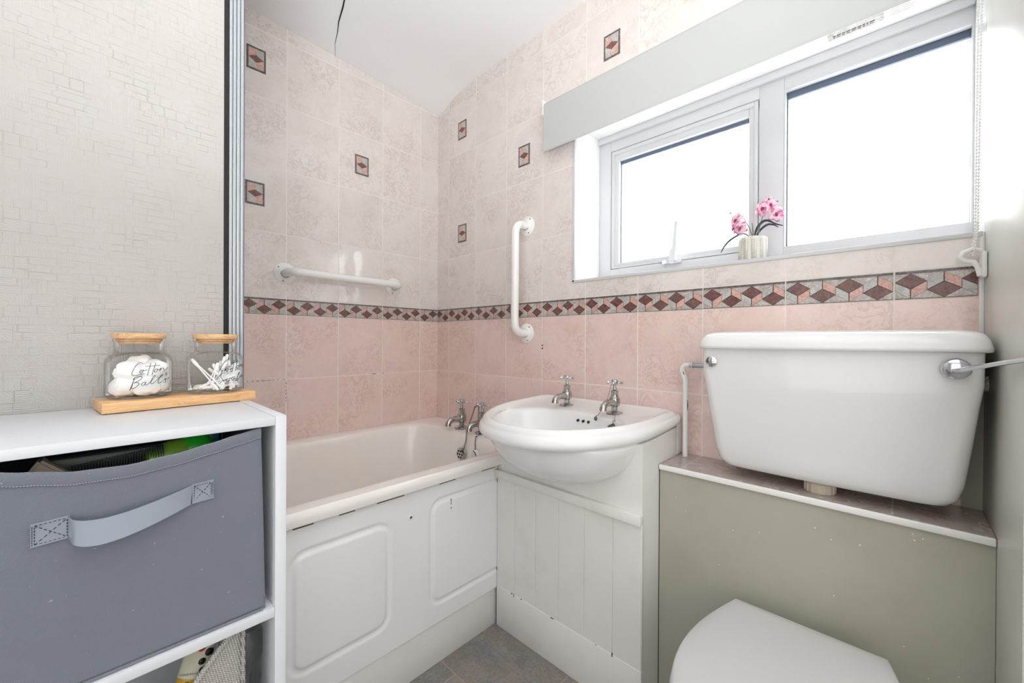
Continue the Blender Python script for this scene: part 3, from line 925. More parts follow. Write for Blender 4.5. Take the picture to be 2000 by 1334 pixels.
for k in range(7):
    a = 2*PI*k/6; r = .0145 if k < 6 else 0
    lathe(bm, [(0, -.0095), (.0034, -.0095), (.0034, -.006)], (.401+r*math.cos(a), -.166, .504+r*math.sin(a)), 10, axis='y')
obj('hole', bm, 'black', ov)
bm = B(); lathe(bm, [(0, -.014), (.008, -.014), (.018, -.012), (.021, -.006), (.021, .0), (0, .0)], (.492, -.164, .517), 24, axis='y', T=None)
obj('plug', bm, 'plastic_white', bp)
bm = B(); tube(bm, [(.490, -.177, .537), (.503, -.179, .530), (.509, -.178, .517)], .0016, 8); obj('plug_clip', bm, 'black', bp)

# ================================================================== GRAB RAILS
def grab(name, label, pts, flanges, ax):
    t = thing(name, label, 'grab rail', flanges[0])
    bm = B()
    # round corners
    P = [Vector(p) for p in pts]; out = [P[0]]
    for i in range(1, len(P)-1):
        a = (P[i-1]-P[i]).normalized()*.045; b = (P[i+1]-P[i]).normalized()*.045
        for k in range(9):
            q = k/8; out.append((P[i]+a)*(1-q)**2+P[i]*2*q*(1-q)+(P[i]+b)*q**2)
    out.append(P[-1]); tube(bm, out, .0158, 24); obj('bar', bm, 'enamel', t, smooth=60)
    for f in flanges:
        bm = B(); s = 1 if ax == 'x' else -1
        lathe(bm, [(0, s*.010), (.0225, s*.010), (.0235, s*.0085), (.0265, s*.0075), (.0370, s*.004), (.0395, s*.0025), (.0395, s*.0002)], f, 36, axis=ax)
        fl = obj('flange', bm, 'enamel', t)
        for k in range(3):
            bm = B()
            a = 2*PI*k/3+(.3 if ax == 'x' else .9); q = Vector(f)
            if ax == 'x': c = q+Vector((.0052, .031*math.cos(a), .031*math.sin(a)))
            else: c = q+Vector((.031*math.cos(a), -.0052, .031*math.sin(a)))
            ball(bm, c, .0036, s=1, sc=(.6, 1, 1) if ax == 'x' else (1, .6, 1))
            obj('screw', bm, 'iron', fl)
        bm = B()
        q = Vector(f)
        ringp = []
        for k in range(12):
            a = PI*.9+PI*.9*k/11
            ringp.append(q+(Vector((.0105, .0168*math.cos(a), .0168*math.sin(a))) if ax == 'x' else Vector((.0168*math.cos(a), -.0105, .0168*math.sin(a)))))
        tube(bm, ringp, .0007, 5); obj('rust_ring', bm, 'rust', fl)
    return t
grab('grab_rail', 'white enamelled horizontal grab rail on the tiles above the bath', [(.004, -.711, 1.228), (.070, -.711, 1.228), (.070, -.250, 1.222), (.004, -.250, 1.222)], [(.0, -.711, 1.228), (.0, -.250, 1.222)], 'x')
grab('grab_rail', 'white enamelled vertical grab rail on the tiles left of the window', [(.613, -.004, 1.438), (.613, -.070, 1.438), (.611, -.070, 1.004), (.611, -.004, 1.004)], [(.613, .0, 1.438), (.611, .0, 1.004)], 'y')

# ================================================================== CISTERN
cs = thing('toilet_cistern', 'white ceramic low level cistern with chrome lever above the tiled ledge', 'cistern', (1.58, -.1, ZS))
CC = 1.580
def bow(hw, yf, bulge, r, yb=-.012, n=10, m=16):
    """plan outline: flat back, bowed front, rounded corners"""
    pts = []
    x0, x1 = CC-hw, CC+hw
    def fy_(x): return yf-bulge*(1-((x-CC)/hw)**2)
    pts += [(x1, yb)]
    yc = fy_(x1-r)+r*1.05
    for k in range(n+1):
        a = 0-PI/2*k/n; pts.append((x1-r+r*math.cos(a), yc+(r*1.05)*math.sin(a)))
    for k in range(1, m):
        x = (x1-r)+(x0+r-(x1-r))*k/m; pts.append((x, fy_(x)))
    for k in range(n+1):
        a = -PI/2-PI/2*k/n; pts.append((x0+r+r*math.cos(a), yc+(r*1.05)*math.sin(a)))
    pts += [(x0, yb)]
    return pts
bm = B()
def cz(hw, yf, b, r, z, yb=-.012): return [(x, y, z) for x, y in bow(hw, yf, b, r, yb)]
loops = [cz(.150, -.100, .004, .04, .666, -.03), cz(.178, -.126, .006, .035, .6675, -.022), cz(.193, -.140, .008, .03, .674, -.016), cz(.203, -.148, .009, .03, .688), cz(.2095, -.155, .010, .03, .715),
         cz(.2165, -.165, .012, .03, .78), cz(.2235, -.175, .014, .022, .86), cz(.2275, -.181, .012, .016, .90), cz(.228, -.1825, .010, .015, .960)]
loft(bm, loops, True, True)
body = obj('cistern_body', bm, 'ceramic', cs, smooth=60)
bm = B()
loops = [cz(.2365, -.190, .018, .032, .9575, -.004), cz(.2385, -.1925, .018, .034, .9595, -.004), cz(.2382, -.1920, .018, .034, .966, -.004), cz(.235, -.188, .018, .034, .980, -.004), cz(.229, -.181, .018, .034, .990, -.006), cz(.219, -.170, .018, .034, .9955, -.01), cz(.20, -.15, .018, .034, .9985, -.02)]
loft(bm, loops, True, True)
obj('cistern_lid', bm, 'ceramic', cs, smooth=60)
bm = B(); lathe(bm, [(0, -.0035), (.0105, -.0035), (.0125, -.002), (.0125, .003)], (1.3765, -.1880, .9265), 26, axis='y'); bt_ = obj('badge', bm, 'chrome_new', cs)
bm = B()
tube(bm, [(1.3680+.0021*k, -.1919, .9265+.0016*math.sin(k*1.9)) for k in range(9)], .00035, 5)
tube(bm, [(1.3695, -.1919, .9300), (1.369, -.1919, .9240)], .0004, 5); tube(bm, [(1.3745, -.1919, .9215), (1.3795, -.1919, .9215)], .0003, 5)
obj('script_logo', bm, 'iron', bt_)
# lever
bm = B()
lc = Vector((1.7725, -.2005, .9295))
lathe(bm, [(0, -.011), (.010, -.0105), (.0165, -.007), (.0185, -.002), (.0185, .008)], tuple(lc), 30, axis='y')
lv = obj('flush_lever', bm, 'chrome_new', cs)
bm = B()
tube(bm, [lc+Vector((-.005, -.010, -.003)), lc+Vector((.004, -.0150, -.001)), lc+Vector((.013, -.04, .0045)), lc+Vector((.026, -.083, .0110)), lc+Vector((.0425, -.145, .020)), lc+Vector((.0545, -.185, .026))], [.0035, .0044, .0040, .0036, .0036, .0046], 14)
obj('lever_arm', bm, 'chrome_new', lv, smooth=60)
bm = B()
lathe(bm, [(0, 0), (.027, 0), (.027, .020), (.0245, .022), (.0245, .032), (0, .032)], (1.577, -.098, ZS), 32)
for k in range(16):
    a = 2*PI*k/16
    x, y = 1.577+.0272*math.cos(a), -.098+.0272*math.sin(a)
    box(bm, x-.0016, x+.0016, y-.0016, y+.0016, ZS+.001, ZS+.019)
obj('flush_nut', bm, 'cream_plastic', cs)
bm = B(); lathe(bm, [(0, 0), (.013, 0), (.013, .0225), (0, .0225)], (1.800, -.062, .896), 20, axis='x'); ovp = obj('overflow_stub', bm, 'cream_plastic', cs)
bm = B()
random.seed(5)
for k in range(14): ball(bm, (1.8125+random.uniform(-.006, .009), -.078+random.uniform(-.004, .012), .905+random.uniform(-.012, .008)), random.uniform(.0015, .004), s=1)
obj('filler', bm, 'plastic_white', ovp, kind='stuff')
# supply pipe
sp = thing('water_pipe', 'white painted water pipe rising from the tiled ledge into the cistern', 'pipe', (1.262, -.03, ZS))
bm = B()
pp = [(1.2585, -.034, ZS), (1.2585, -.034, .845), (1.2585, -.034, .862), (1.2555, -.034, .872), (1.2495, -.033, .886), (1.2480, -.032, .894), (1.2505, -.031, .901), (1.258, -.031, .905), (1.270, -.031, .9055)]
tube(bm, pp, [.0072]*2+[.0075]*7, 16); obj('pipe_run', bm, 'plastic_white', sp, smooth=60)
bm = B(); lathe(bm, [(.0055, 0), (.0095, 0), (.0095, .010), (.0055, .010)], (1.269, -.031, .9055), 6, axis='x'); obj('nut', bm, 'chrome', sp, smooth=0)
bm = B(); lathe(bm, [(0, 0), (.0062, 0), (.0062, .076), (0, .076)], (1.278, -.031, .9055), 16, axis='x'); obj('tail_pipe', bm, 'alu', sp)
bm = B()
tube(bm, [(1.2655, -.036, .775), (1.2657, -.036, .79), (1.2655, -.036, .806)], [.0006, .0014, .0006], 6)
obj('paint_chip', bm, 'crack', sp); bm = B()
tube(bm, [(1.2530, -.0405, .888), (1.2555, -.0410, .882), (1.258, -.0415, .879)], [.0005, .0012, .0005], 6)
obj('paint_chip', bm, 'crack', sp)
bm = B(); box(bm, 1.2380, 1.2395, -.046, -.006, .646, .742); obj('mastic', bm, 'paint_white', sp)

# ================================================================== TOILET
wc = thing('toilet', 'white toilet pan with closed seat lid below the cistern', 'toilet', (1.565, -.40, 0))
TC = 1.566
def lid(w, off=0.):
    pts = []
    n = 40
    # right side from rear to front to left rear, half width function
    yr, yf, yw = -.218+0*off, -.655, -.42
    half = []
    for i in range(25):
        q = i/24
        y = yr+(yw-yr)*q
        hw = .126+(.163-.126)*math.sin(q*PI/2)
        half.append((hw, y))
    for i in range(1, 25):
        a = PI/2*i/24
        half.append((.163*math.cos(a), yw+(yf-yw)*math.sin(a)))
    s = 1-off
    R_ = [(TC+h*s, -.42+(y+.42)*s) for h, y in half]; L_ = [(TC-h*s, -.42+(y+.42)*s) for h, y in half[:-1]][::-1]
    return R_+L_
bm = B()
def lz(off, z): return [(x, y, z) for x, y in lid(1, off)]
loft(bm, [lz(.03, .386), lz(.006, .386), lz(0, .389), lz(0, .394), lz(.010, .3985), lz(.03, .4005), lz(.12, .402), lz(.5, .4035), lz(.9, .404)], True, True)
obj('seat_lid', bm, 'seat', wc, smooth=50)
bm = B(); loft(bm, [lz(-.005, .368), lz(-.018, .370), lz(-.018, .378), lz(-.005, .3835), lz(.2, .3845)], True, True)
obj('seat_ring', bm, 'seat', wc, smooth=50)
bm = B()
def ell(a, b, cy, z): return [(TC+a*math.cos(2*PI*k/48), cy+b*math.sin(2*PI*k/48), z) for k in range(48)]
loft(bm, [ell(.115, .215, -.40, .0), ell(.112, .212, -.40, .02), ell(.095, .19, -.39, .10), ell(.105, .195, -.40, .20), ell(.145, .205, -.425, .30), ell(.165, .215, -.435, .352), ell(.163, .213, -.435, .367)], True, True)
obj('pan', bm, 'ceramic', wc, smooth=60)
bm = B(); tube(bm, [(TC, -.157, .25), (TC, -.20, .25), (TC, -.24, .24)], .05, 24); obj('outlet', bm, 'ceramic', wc)
for s in (-.075, .075):
    bm = B(); tube(bm, [(TC+s-.02, -.226, .3855), (TC+s+.02, -.226, .3855)], .007, 12); obj('hinge', bm, 'plastic_white', wc)

# ================================================================== BLIND
bd = thing('roller_blind', 'pale grey roller blind pulled up across the top of the window', 'blind', (1.27, -.03, 1.9))
bm = B()
bx0, bx1 = .738, 1.792
sec = [(-.0495, 1.855), (-.0500, 1.80), (-.0500, 1.74), (-.0505, 1.700), (-.0520, 1.692), (-.0520, 1.685), (-.0495, 1.682), (-.0455, 1.6835), (-.0445, 1.690), (-.0465, 1.700), (-.0490, 1.74), (-.0490, 1.80), (-.0485, 1.855)]
loft(bm, [[(x, y, z) for y, z in sec] for x in (bx0, bx1)], True, True)
obj('blind_fabric', bm, 'blind', bd, smooth=50)
bm = B(); tube(bm, [(bx0, -.030, 1.852), (bx1, -.030, 1.852)], .020, 28); obj('roller_tube', bm, 'blind', bd, smooth=60)
for x in (bx0-.007, bx1+.002):
    bm = B(); box(bm, x, x+.003, -.052, -.0005, 1.822, 1.880, .001)
    lathe(bm, [(0, -.007), (.019, -.007), (.021, -.004), (.021, .001)], (x, -.030, 1.835), 26, axis='x')
    obj('bracket', bm, 'plastic_white', bd)
bm = B()
CHX = 1.8085
bead_chain(bm, [(CHX, -.048, 1.84), (CHX-.002, -.046, 1.19), (CHX-.006, -.036, 1.146)], .0023, .0062)
bead_chain(bm, [(CHX+.0015, -.082, 1.84), (CHX-.0005, -.062, 1.19), (CHX-.004, -.044, 1.142)], .0023, .0062)
ch = obj('bead_chain', bm, 'plastic_white', bd)
cl = thing('chain_hook', 'small white plastic chain hook fixed beside the tile border', 'hook', (XE, -.025, 1.12))
bm = B()
box(bm, XE-.008, XE-.0003, -.046, -.008, 1.100, 1.150, .003)
obj('hook_plate', bm, 'plastic_white', cl)
bm = B()
tube(bm, [(XE-.009, -.040, 1.103), (XE-.012, -.040, 1.120), (XE-.018, -.040, 1.131), (XE-.030, -.040, 1.134), (XE-.035, -.040, 1.142), (XE-.031, -.040, 1.151), (XE-.018, -.040, 1.156), (XE-.007, -.038, 1.150)], .0045, 12)
obj('hook_arm', bm, 'plastic_white', cl, smooth=60)

# ================================================================== ORCHID
PX, PY, PZ = 1.401, .082, WZ0+.001
pl = thing('potted_orchid', 'small pink artificial orchid in a ribbed stone white pot on the window sill', 'potted plant', (PX, PY, PZ))
bm = B(); n = 96; rings = []
for z, r, am in ((0, .028, .0), (.001, .031, .0008), (.006, .0335, .002), (.04, .0345, .0022), (.066, .0345, .0022), (.071, .0335, .0015), (.0735, .0315, .0008)):
    rings.append([(PX+(r+am*math.cos(10*2*PI*k/n))*math.cos(2*PI*k/n), PY+(r+am*math.cos(10*2*PI*k/n))*math.sin(2*PI*k/n), PZ+z) for k in range(n)])
rings.append([(PX+.029*math.cos(2*PI*k/n), PY+.029*math.sin(2*PI*k/n), PZ+.071) for k in range(n)])
rings.append([(PX+.028*math.cos(2*PI*k/n), PY+.028*math.sin(2*PI*k/n), PZ+.055) for k in range(n)])
loft(bm, rings, True, True); pot = obj('pot', bm, 'pot', pl, smooth=60)
bm = B()
for s in range(10):
    a0 = 2*PI*s/10
    for zz in range(17):
        z = PZ+.006+zz*.0036
        P = []
        for q, dz in ((-.20, 0), (0, -.0022), (.20, 0)):
            a = a0+q; r = .0345+.0022*math.cos(10*a)+.0003
            P.append((PX+r*math.cos(a), PY+r*math.sin(a), z+dz))
        tube(bm, P, .00048, 4)
obj('herringbone_groove', bm, 'pot_dark', pot)
bm = B()
random.seed(2)
for k in range(16):
    a = random.uniform(0, 2*PI); ball(bm, (PX+.016*math.cos(a), PY+.016*math.sin(a), PZ+.070), random.uniform(.004, .008), s=1, sc=(1.3, 1, .7))
tube(bm, [(PX-.008, PY-.01, PZ+.078), (PX-.020, PY-.028, PZ+.070), (PX-.022, PY-.037, PZ+.045), (PX-.024, PY-.037, PZ+.02)], .0013, 6)
tube(bm, [(PX-.004, PY-.01, PZ+.078), (PX-.014, PY-.032, PZ+.072), (PX-.017, PY-.037, PZ+.05), (PX-.021, PY-.037, PZ+.03)], .0011, 6)
obj('roots', bm, 'moss', pl)
def leaf(pts, w, mat='leaf'):
    bm = B(); P = [Vector(p) for p in pts]
    # smooth resample
    Q = []
    for i in range(len(P)-1):
        p0 = P[max(i-1, 0)]; p1 = P[i]; p2 = P[i+1]; p3 = P[min(i+2, len(P)-1)]
        for k in range(5):
            t = k/5; Q.append(.5*((2*p1)+(p2-p0)*t+(2*p0-5*p1+4*p2-p3)*t*t+(3*p1-p0-3*p2+p3)*t**3))
    Q.append(P[-1]); n = len(Q); lo_ = []
    for i, c in enumerate(Q):
        t = (Q[min(i+1, n-1)]-Q[max(i-1, 0)]).normalized(); sd = Vector((0, 1, 0)); sd = (sd-t*sd.dot(t)).normalized(); up = t.cross(sd)
        q = i/(n-1); ww = w*(math.sin(PI*min(1, (q*.88+.10)))**.7)
        lo_.append([c+sd*ww+up*ww*.35, c+up*.0002, c-sd*ww+up*ww*.35, c-sd*ww*.97+up*(ww*.35-.0009), c-up*.0012, c+sd*ww*.97+up*(ww*.35-.0009)])
    loft(bm, lo_, True, True); return obj('leaf', bm, mat, pl, smooth=80)
top = PZ+.073
leaf([(PX-.004, PY, top), (PX-.024, PY-.004, top+.018), (PX-.055, PY-.006, top+.007), (PX-.074, PY-.006, top-.012), (PX-.082, PY-.006, top-.030)], .0065)
leaf([(PX+.004, PY, top), (PX+.014, PY-.006, top+.026), (PX+.034, PY-.010, top+.040), (PX+.058, PY-.010, top+.026), (PX+.074, PY-.010, top+.020)], .0085)
leaf([(PX+.006, PY+.004, top), (PX+.018, PY+.006, top+.020), (PX+.034, PY+.008, top+.032), (PX+.048, PY+.008, top+.030), (PX+.06, PY+.008, top+.022)], .008)
leaf([(PX, PY, top), (PX, PY, top+.022), (PX-.003, PY, top+.045)], .0018)
bm = B()
tube(bm, [(PX, PY, top), (PX-.008, PY, top+.03), (PX-.024, PY-.002, top+.062), (PX-.042, PY-.004, top+.081), (PX-.056, PY-.004, top+.085)], [.0016, .0014, .0012, .0009, .0007], 6)
ball(bm, (PX-.058, PY-.004, top+.083), .003)
tube(bm, [(PX+.012, PY, top), (PX+.018, PY-.002, top+.035), (PX+.026, PY-.004, top+.060), (PX+.040, PY-.004, top+.082), (PX+.058, PY-.004, top+.092)], [.0016, .0014, .0012, .0009, .0007], 6)
ball(bm, (PX+.060, PY-.004, top+.090), .0028)
obj('stem', bm, 'stem', pl)
def flower(c, R, face, tilt):
    c = Vector(c); f = Vector(face).normalized(); a = Vector((0, 0, 1)); sx = f.cross(a).normalized(); sy = sx.cross(f)
    bm = B()
    for k in range(5):
        ang = 2*PI*k/5+tilt; wd = (.55 if k % 2 else .42)*R
        d = sx*math.cos(ang)+sy*math.sin(ang); e = f.cross(d)
        G_ = []
        for i in range(7):
            q = i/6; w_ = wd*math.sin(PI*min(.96, q*.85+.1))**.8; cup = f*(R*.22*math.sin(q*PI)-R*.12*q)
            G_.append([bm.verts.new(c+d*(R*q)+cup+e*(w_*s_)-f*(abs(s_)*R*.05)) for s_ in (-1, -.5, 0, .5, 1)])
        for i in range(6):
            for j in range(4): bm.faces.new((G_[i][j], G_[i][j+1], G_[i+1][j+1], G_[i+1][j]))
    o = obj('flower', bm, 'petal', pl, smooth=80)
    sd = o.modifiers.new('thick', 'SOLIDIFY'); sd.thickness = .0006
    bm = B(); ball(bm, c+f*.003, R*.16, s=2); ball(bm, c+f*.006-sy*R*.14, R*.15, s=2, sc=(1, 1, 1.5)); obj('lip', bm, 'petal_d', o)
V = (.35, -1, -.15)
flower((PX-.041, PY-.008, top+.058), .023, (-.5, -1, .1), .4)
flower((PX-.030, PY-.010, top+.032), .021, (-.2, -1, -.2), 1.1)
flower((PX-.046, PY-.004, top+.036), .018, (-1, -.7, 0), .2)
flower((PX+.026, PY-.008, top+.078), .023, (-.2, -1, .1), .9)
flower((PX+.044, PY-.010, top+.082), .021, (.5, -1, .3), .1)
flower((PX+.058, PY-.010, top+.055), .022, (.5, -1, -.1), .6)
flower((PX+.040, PY-.006, top+.098), .014, (.1, -1, .6), .5)

# ================================================================== SHELF UNIT
su = thing('cube_shelf_unit', 'white melamine cube shelf unit standing against the textured wallpaper', 'shelf unit', (.87, -1.18, 0))
UX0, UX1 = .7325, 1.018
UYR, UYL = -1.0115, -1.362       # right outer / left outer
UT, SH = .8562, .566
t = .0155
bm = B(); box(bm, .7135, UX1, UYL+t, UYR-t, UT-.0125, UT, .0006); obj('top_board', bm, 'unit', su)
bm = B(); box(bm, UX0, UX1, UYR-t+.0003, UYR, 0, UT+.0012, .0006); obj('side_panel', bm, 'unit', su)
bm = B(); box(bm, UX0, UX1, UYL, UYL+t-.0003, 0, UT+.0012, .0006); obj('side_panel', bm, 'unit', su)
bm = B(); box(bm, UX0+.004, UX1-.0005, UYL+t, UYR-t, SH-.0145, SH, .0006); obj('shelf', bm, 'unit', su)
bm = B(); box(bm, UX0+.004, UX1-.0005, UYL+t, UYR-t, .271, .2855, .0006); obj('shelf', bm, 'unit', su)
bm = B(); box(bm, UX0+.004, UX1-.0005, UYL+t, UYR-t, .0, .015, .0006); obj('shelf', bm, 'unit', su)
bm = B(); box(bm, UX0+.0005, UX0+.0035, UYL+t, UYR-t, .016, UT-.013); obj('back_board', bm, 'unit', su, smooth=0)

# fabric storage box
fb = thing('fabric_storage_box', 'blue grey woven fabric storage box with webbing handle in the top cubby', 'storage box', (.87, -1.19, SH))
bY0, bY1 = -1.334, -1.0445
bX1 = 1.0135
def rimz(y):
    q = (y-bY0)/(bY1-bY0)
    P = [(0, .840), (.12, .834), (.22, .8275), (.35, .820), (.5, .8185), (.65, .8235), (.78, .8300), (.9, .836), (1, .8405)]
    for (a, za), (b, zb) in zip(P, P[1:]):
        if a <= q <= b:
            s = (q-a)/(b-a); s = s*s*(3-2*s)*.5+s*.5; return za+(zb-za)*s
    return P[-1][1]
def front_x(y, z):
    q = (y-bY0)/(bY1-bY0); h = (z-SH)/.27
    return bX1-.010*h*h*0-.004*(1-h)+.012*math.sin(PI*q)*h**1.5*.9-.003*math.cos(9*q+3*h)*h*.8
bm = B()
NY, NZ = 60, 40
G = []
for i in range(NY+1):
    y = bY0+(bY1-bY0)*i/NY; zt = rimz(y); row = []
    for j in range(NZ+1):
        z = SH+.001+(zt-SH-.001)*j/NZ
        row.append(bm.verts.new((front_x(y, z), y+(.0 if i not in (0, NY) else 0)+(.010*(1-j/NZ)*(i/NY)*.7), z)))
    G.append(row)
for i in range(NY):
    for j in range(NZ): bm.faces.new((G[i][j], G[i+1][j], G[i+1][j+1], G[i][j+1]))
o = obj('front_panel', bm, 'fabric', fb, smooth=80)
s_ = o.modifiers.new('thick', 'SOLIDIFY'); s_.thickness = .003; s_.offset = -1
bm = B()
for yy, sgn in ((bY0, -1), (bY1, 1)):
    Gs = []
    for i in range(17):
        x = UX0+.012+(bX1-.004-UX0-.012)*i/16; row = []
        for j in range(13):
            zt = .8405-.006*math.sin(PI*i/16); z = SH+.001+(zt-SH-.001)*j/12
            yo = (.007*(1-j/12) if sgn > 0 else 0)-sgn*.003*math.sin(PI*i/16)
            row.append(bm.verts.new((x if i < 16 else front_x(yy, z)-.0012, yy+yo, z)))
        Gs.append(row)
    for i in range(16):
        for j in range(12): bm.faces.new((Gs[i][j], Gs[i+1][j], Gs[i+1][j+1], Gs[i][j+1]))
box(bm, UX0+.012, bX1-.006, bY0+.001, bY1+.004, SH+.0008, SH+.004)
box(bm, UX0+.010, UX0+.012, bY0, bY1, SH+.001, .838)
o = obj('side_walls', bm, 'fabric', fb, smooth=60)
# hem
bm = B()
lo_ = []
for i in range(NY+1):
    y = bY0+(bY1-bY0)*i/NY; zt = rimz(y)
    xa = front_x(y, zt)
    xb = front_x(y, zt-.0135)
    lo_.append([(xb+.0014, y, zt-.0135), (xb+.0022, y, zt-.011), (xa+.0022, y, zt-.002), (xa+.0014, y, zt+.0012), (xa-.0035, y, zt+.0012), (xa-.0045, y, zt-.002), (xb-.004, y, zt-.0135)])
loft(bm, lo_, True, True); obj('hem', bm, 'fabric', fb, smooth=50)
bm = B()
for i in range(0, NY*2):
    y = bY0+(bY1-bY0)*(i+.2)/(NY*2); y2 = y+(bY1-bY0)*.55/(NY*2); z = rimz(y)-.0125; z2 = rimz(y2)-.0125
    tube(bm, [(front_x(y, z)+.0030, y, z), (front_x(y2, z2)+.0030, y2, z2)], .00035, 4)
obj('hem_stitch', bm, 'stitch_l', fb)
# base piping along the bottom front edge
bm = B(); tube(bm, [(UX1-.007, bY0, SH+.0022), (UX1-.0065, bY1+.002, SH+.0022), (UX1-.02, bY1+.0085, SH+.0022), (UX0+.05, bY1+.0085, SH+.0022)], .002, 8); obj('piping', bm, 'fabric', fb)
# handle
def fx(y, z): return front_x(y, z)+.0008
HY0, HY1 = -1.266, -1.1035; hz0 = .7655
def hzc(y): return .7585+(y-HY0)/(HY1-HY0)*.010
def strap_sec(y, out, w=.0128, sag=0): 
    zc_ = hzc(y)+sag
    x = fx(y, zc_)+out
    return [(x, y, zc_-w), (x, y, zc_+w), (x+.0016, y, zc_+w), (x+.0016, y, zc_-w)]
bm = B()
P1 = -1.237; P2 = -1.127
loft(bm, [strap_sec(y, .0002) for y in (HY0, -1.25, P1)], True, True)
obj('strap_end', bm, 'strap', fb, smooth=40); bm = B()
loft(bm, [strap_sec(y, .0002) for y in (P2, -1.115, HY1)], True, True)
hn = obj('handle', bm, 'strap', fb, smooth=40)
bm = B(); lo_ = []
for i in range(33):
    q = i/32; y = P1+.0005+(P2-P1)*q
    out = .020*(math.sin(PI*q**.55))**.75; sag = -.010*math.sin(PI*q**.6)
    tw = .006*math.sin(PI*q**.5)
    zc_ = hzc(y)+sag; x = front_x(y, zc_)+.0016+out; w = .0128
    lo_.append([(x-tw, y-.002*(1-q), zc_+w), (x+tw, y-.002, zc_-w), (x+tw+.0012, y-.002, zc_-w), (x-tw+.0012, y-.002*(1-q), zc_+w)])
loft(bm, lo_, True, True); obj('handle_loop', bm, 'strap', hn, smooth=50)
bm = B()
def stitch(y0, z0, y1, z1, n, mi=0):
    for i in range(n):
        a, b = i/n, (i+.6)/n
        ya, za, yb_, zb_ = y0+(y1-y0)*a, z0+(z1-z0)*a, y0+(y1-y0)*b, z0+(z1-z0)*b
        tube(bm, [(fx(ya, za)+.0021, ya, za), (fx(yb_, zb_)+.0021, yb_, zb_)], .0004, 4)
for a, b, e_ in ((HY0+.003, P1-.002, HY0+.0012), (P2+.002, HY1-.003, HY1-.0012)):
    bm = B()
    za, zb = hzc(a), hzc(b); w = .0105
    stitch(a, za-w, b, zb+w, 7); stitch(a, za+w, b, zb-w, 7)
    stitch(a, za+w, b, zb+w, 7); stitch(a, za-w, b, zb-w, 7); stitch(a, za-w, a, za+w, 6); stitch(b, zb-w, b, zb+w, 6)
    stitch(e_, hzc(e_)-.011, e_, hzc(e_)+.011, 9)
    obj('cross_stitch', bm, 'stitch', hn)

# things inside the fabric box
g1 = thing('green_bottle', 'bright green plastic bottle lying in the fabric box', 'bottle', (.95, -1.12, .80))
bm = B()
d = Vector((-.28, .96, .13)).normalized(); c0 = Vector((.962, -1.172, .806))
tube(bm, [c0, c0+d*.004, c0+d*.03, c0+d*.046], [.012, .017, .019, .019], 20); obj('bottle_body', bm, 'lime_p', g1, smooth=60)
bm = B(); tube(bm, [c0+d*.046, c0+d*.054, c0+d*.070, c0+d*.076, c0+d*.079], [.0195, .021, .0215, .018, .008], 22); obj('bottle_cap', bm, 'green_p', g1, smooth=60)
bm = B(); box(bm, .900, .925, -1.098, -1.080, .70, .838, .003); obj('teal_carton', bm, 'teal_p', None, 'small teal packet standing in the right of the fabric box', 'packet')
cmb = B(); box(cmb, .952, .968, -1.262, -1.150, .800, .828, .004)
for k in range(34): box(cmb, .968, .9755, -1.238+k*.0026, -1.2372+k*.0026, .803+.0003*k, .818+.0003*k)
obj('hair_brush', cmb, 'dark_p', None, 'dark bristled brush lying in the fabric box behind its sagging rim', 'brush')
bm = B(); vs = [(.99, -1.283, .80), (.99, -1.225, .80), (.985, -1.262, .8345), (.955, -1.283, .80), (.955, -1.225, .80), (.955, -1.262, .833)]
v = [bm.verts.new(p) for p in vs]
for f in ((0, 1, 2), (3, 5, 4), (0, 3, 4, 1), (1, 4, 5, 2), (2, 5, 3, 0)): bm.faces.new([v[i] for i in f])
bmesh.ops.bevel(bm, geom=bm.edges[:], offset=.003, segments=2, affect='EDGES')
obj('paper_packet', bm, 'taupe_p', None, 'taupe folded paper packet poking out at the left of the fabric box', 'packet')

# lower cubby
kb = thing('knitted_basket', 'cream knitted fabric basket in the lower cubby of the shelf unit', 'basket', (.93, -1.15, .2855))
bm = B(); G = []
def kz(q): return max(.36, .548-.30*(1-q)**1.3)
ky0, ky1 = -1.28, -1.066
for i in range(31):
    q = i/30; y = ky0+(ky1-ky0)*q; zt = kz(q); row = []
    for j in range(25):
        z = .2865+(zt-.2865)*j/24; row.append(bm.verts.new((1.000-.012*(1-j/24)+.004*math.sin(q*5+j*.2), y, z)))
    G.append(row)
for i in range(30):
    for j in range(24): bm.faces.new((G[i][j], G[i+1][j], G[i+1][j+1], G[i][j+1]))
Gs = []
for i in range(9):
    x = 1.000-.012*0-.16*i/8; row = []
    for j in range(25):
        z = .2865+(kz(1)+.003-.2865)*j/24; row.append(bm.verts.new((G[30][j].co.x-.16*i/8, ky1+.006*math.sin(i/8*PI), z)))
    Gs.append(row)
for i in range(8):
    for j in range(24): bm.faces.new((Gs[i][j], Gs[i+1][j], Gs[i+1][j+1], Gs[i][j+1]))
bmesh.ops.remove_doubles(bm, verts=bm.verts[:], dist=1e-4)
box(bm, .80, .985, ky0, ky1, .2862, .290)
o = obj('basket_wall', bm, 'knit', kb, smooth=80); s_ = o.modifiers.new('thick', 'SOLIDIFY'); s_.thickness = .005; s_.offset = -1
bm = B(); tube(bm, [(G_[0], G_[1], G_[2]) for G_ in [(.9985+.004*math.sin(i/30*5+4.8), ky0+(ky1-ky0)*i/30, kz(i/30)) for i in range(31)]], .0042, 10); obj('basket_rim', bm, 'knit', kb, smooth=60)
tb = thing('squeeze_tube', 'cream and mustard squeeze tube with black blot print leaning in the knitted basket', 'tube', (.985, -1.14, .45))
d = Vector((-.25, .40, .95)).normalized(); b0 = Vector((.970, -1.150, .402)); sd = Vector((.55, .80, -.19)); sd = (sd-d*sd.dot(d)).normalized(); nn = d.cross(sd)
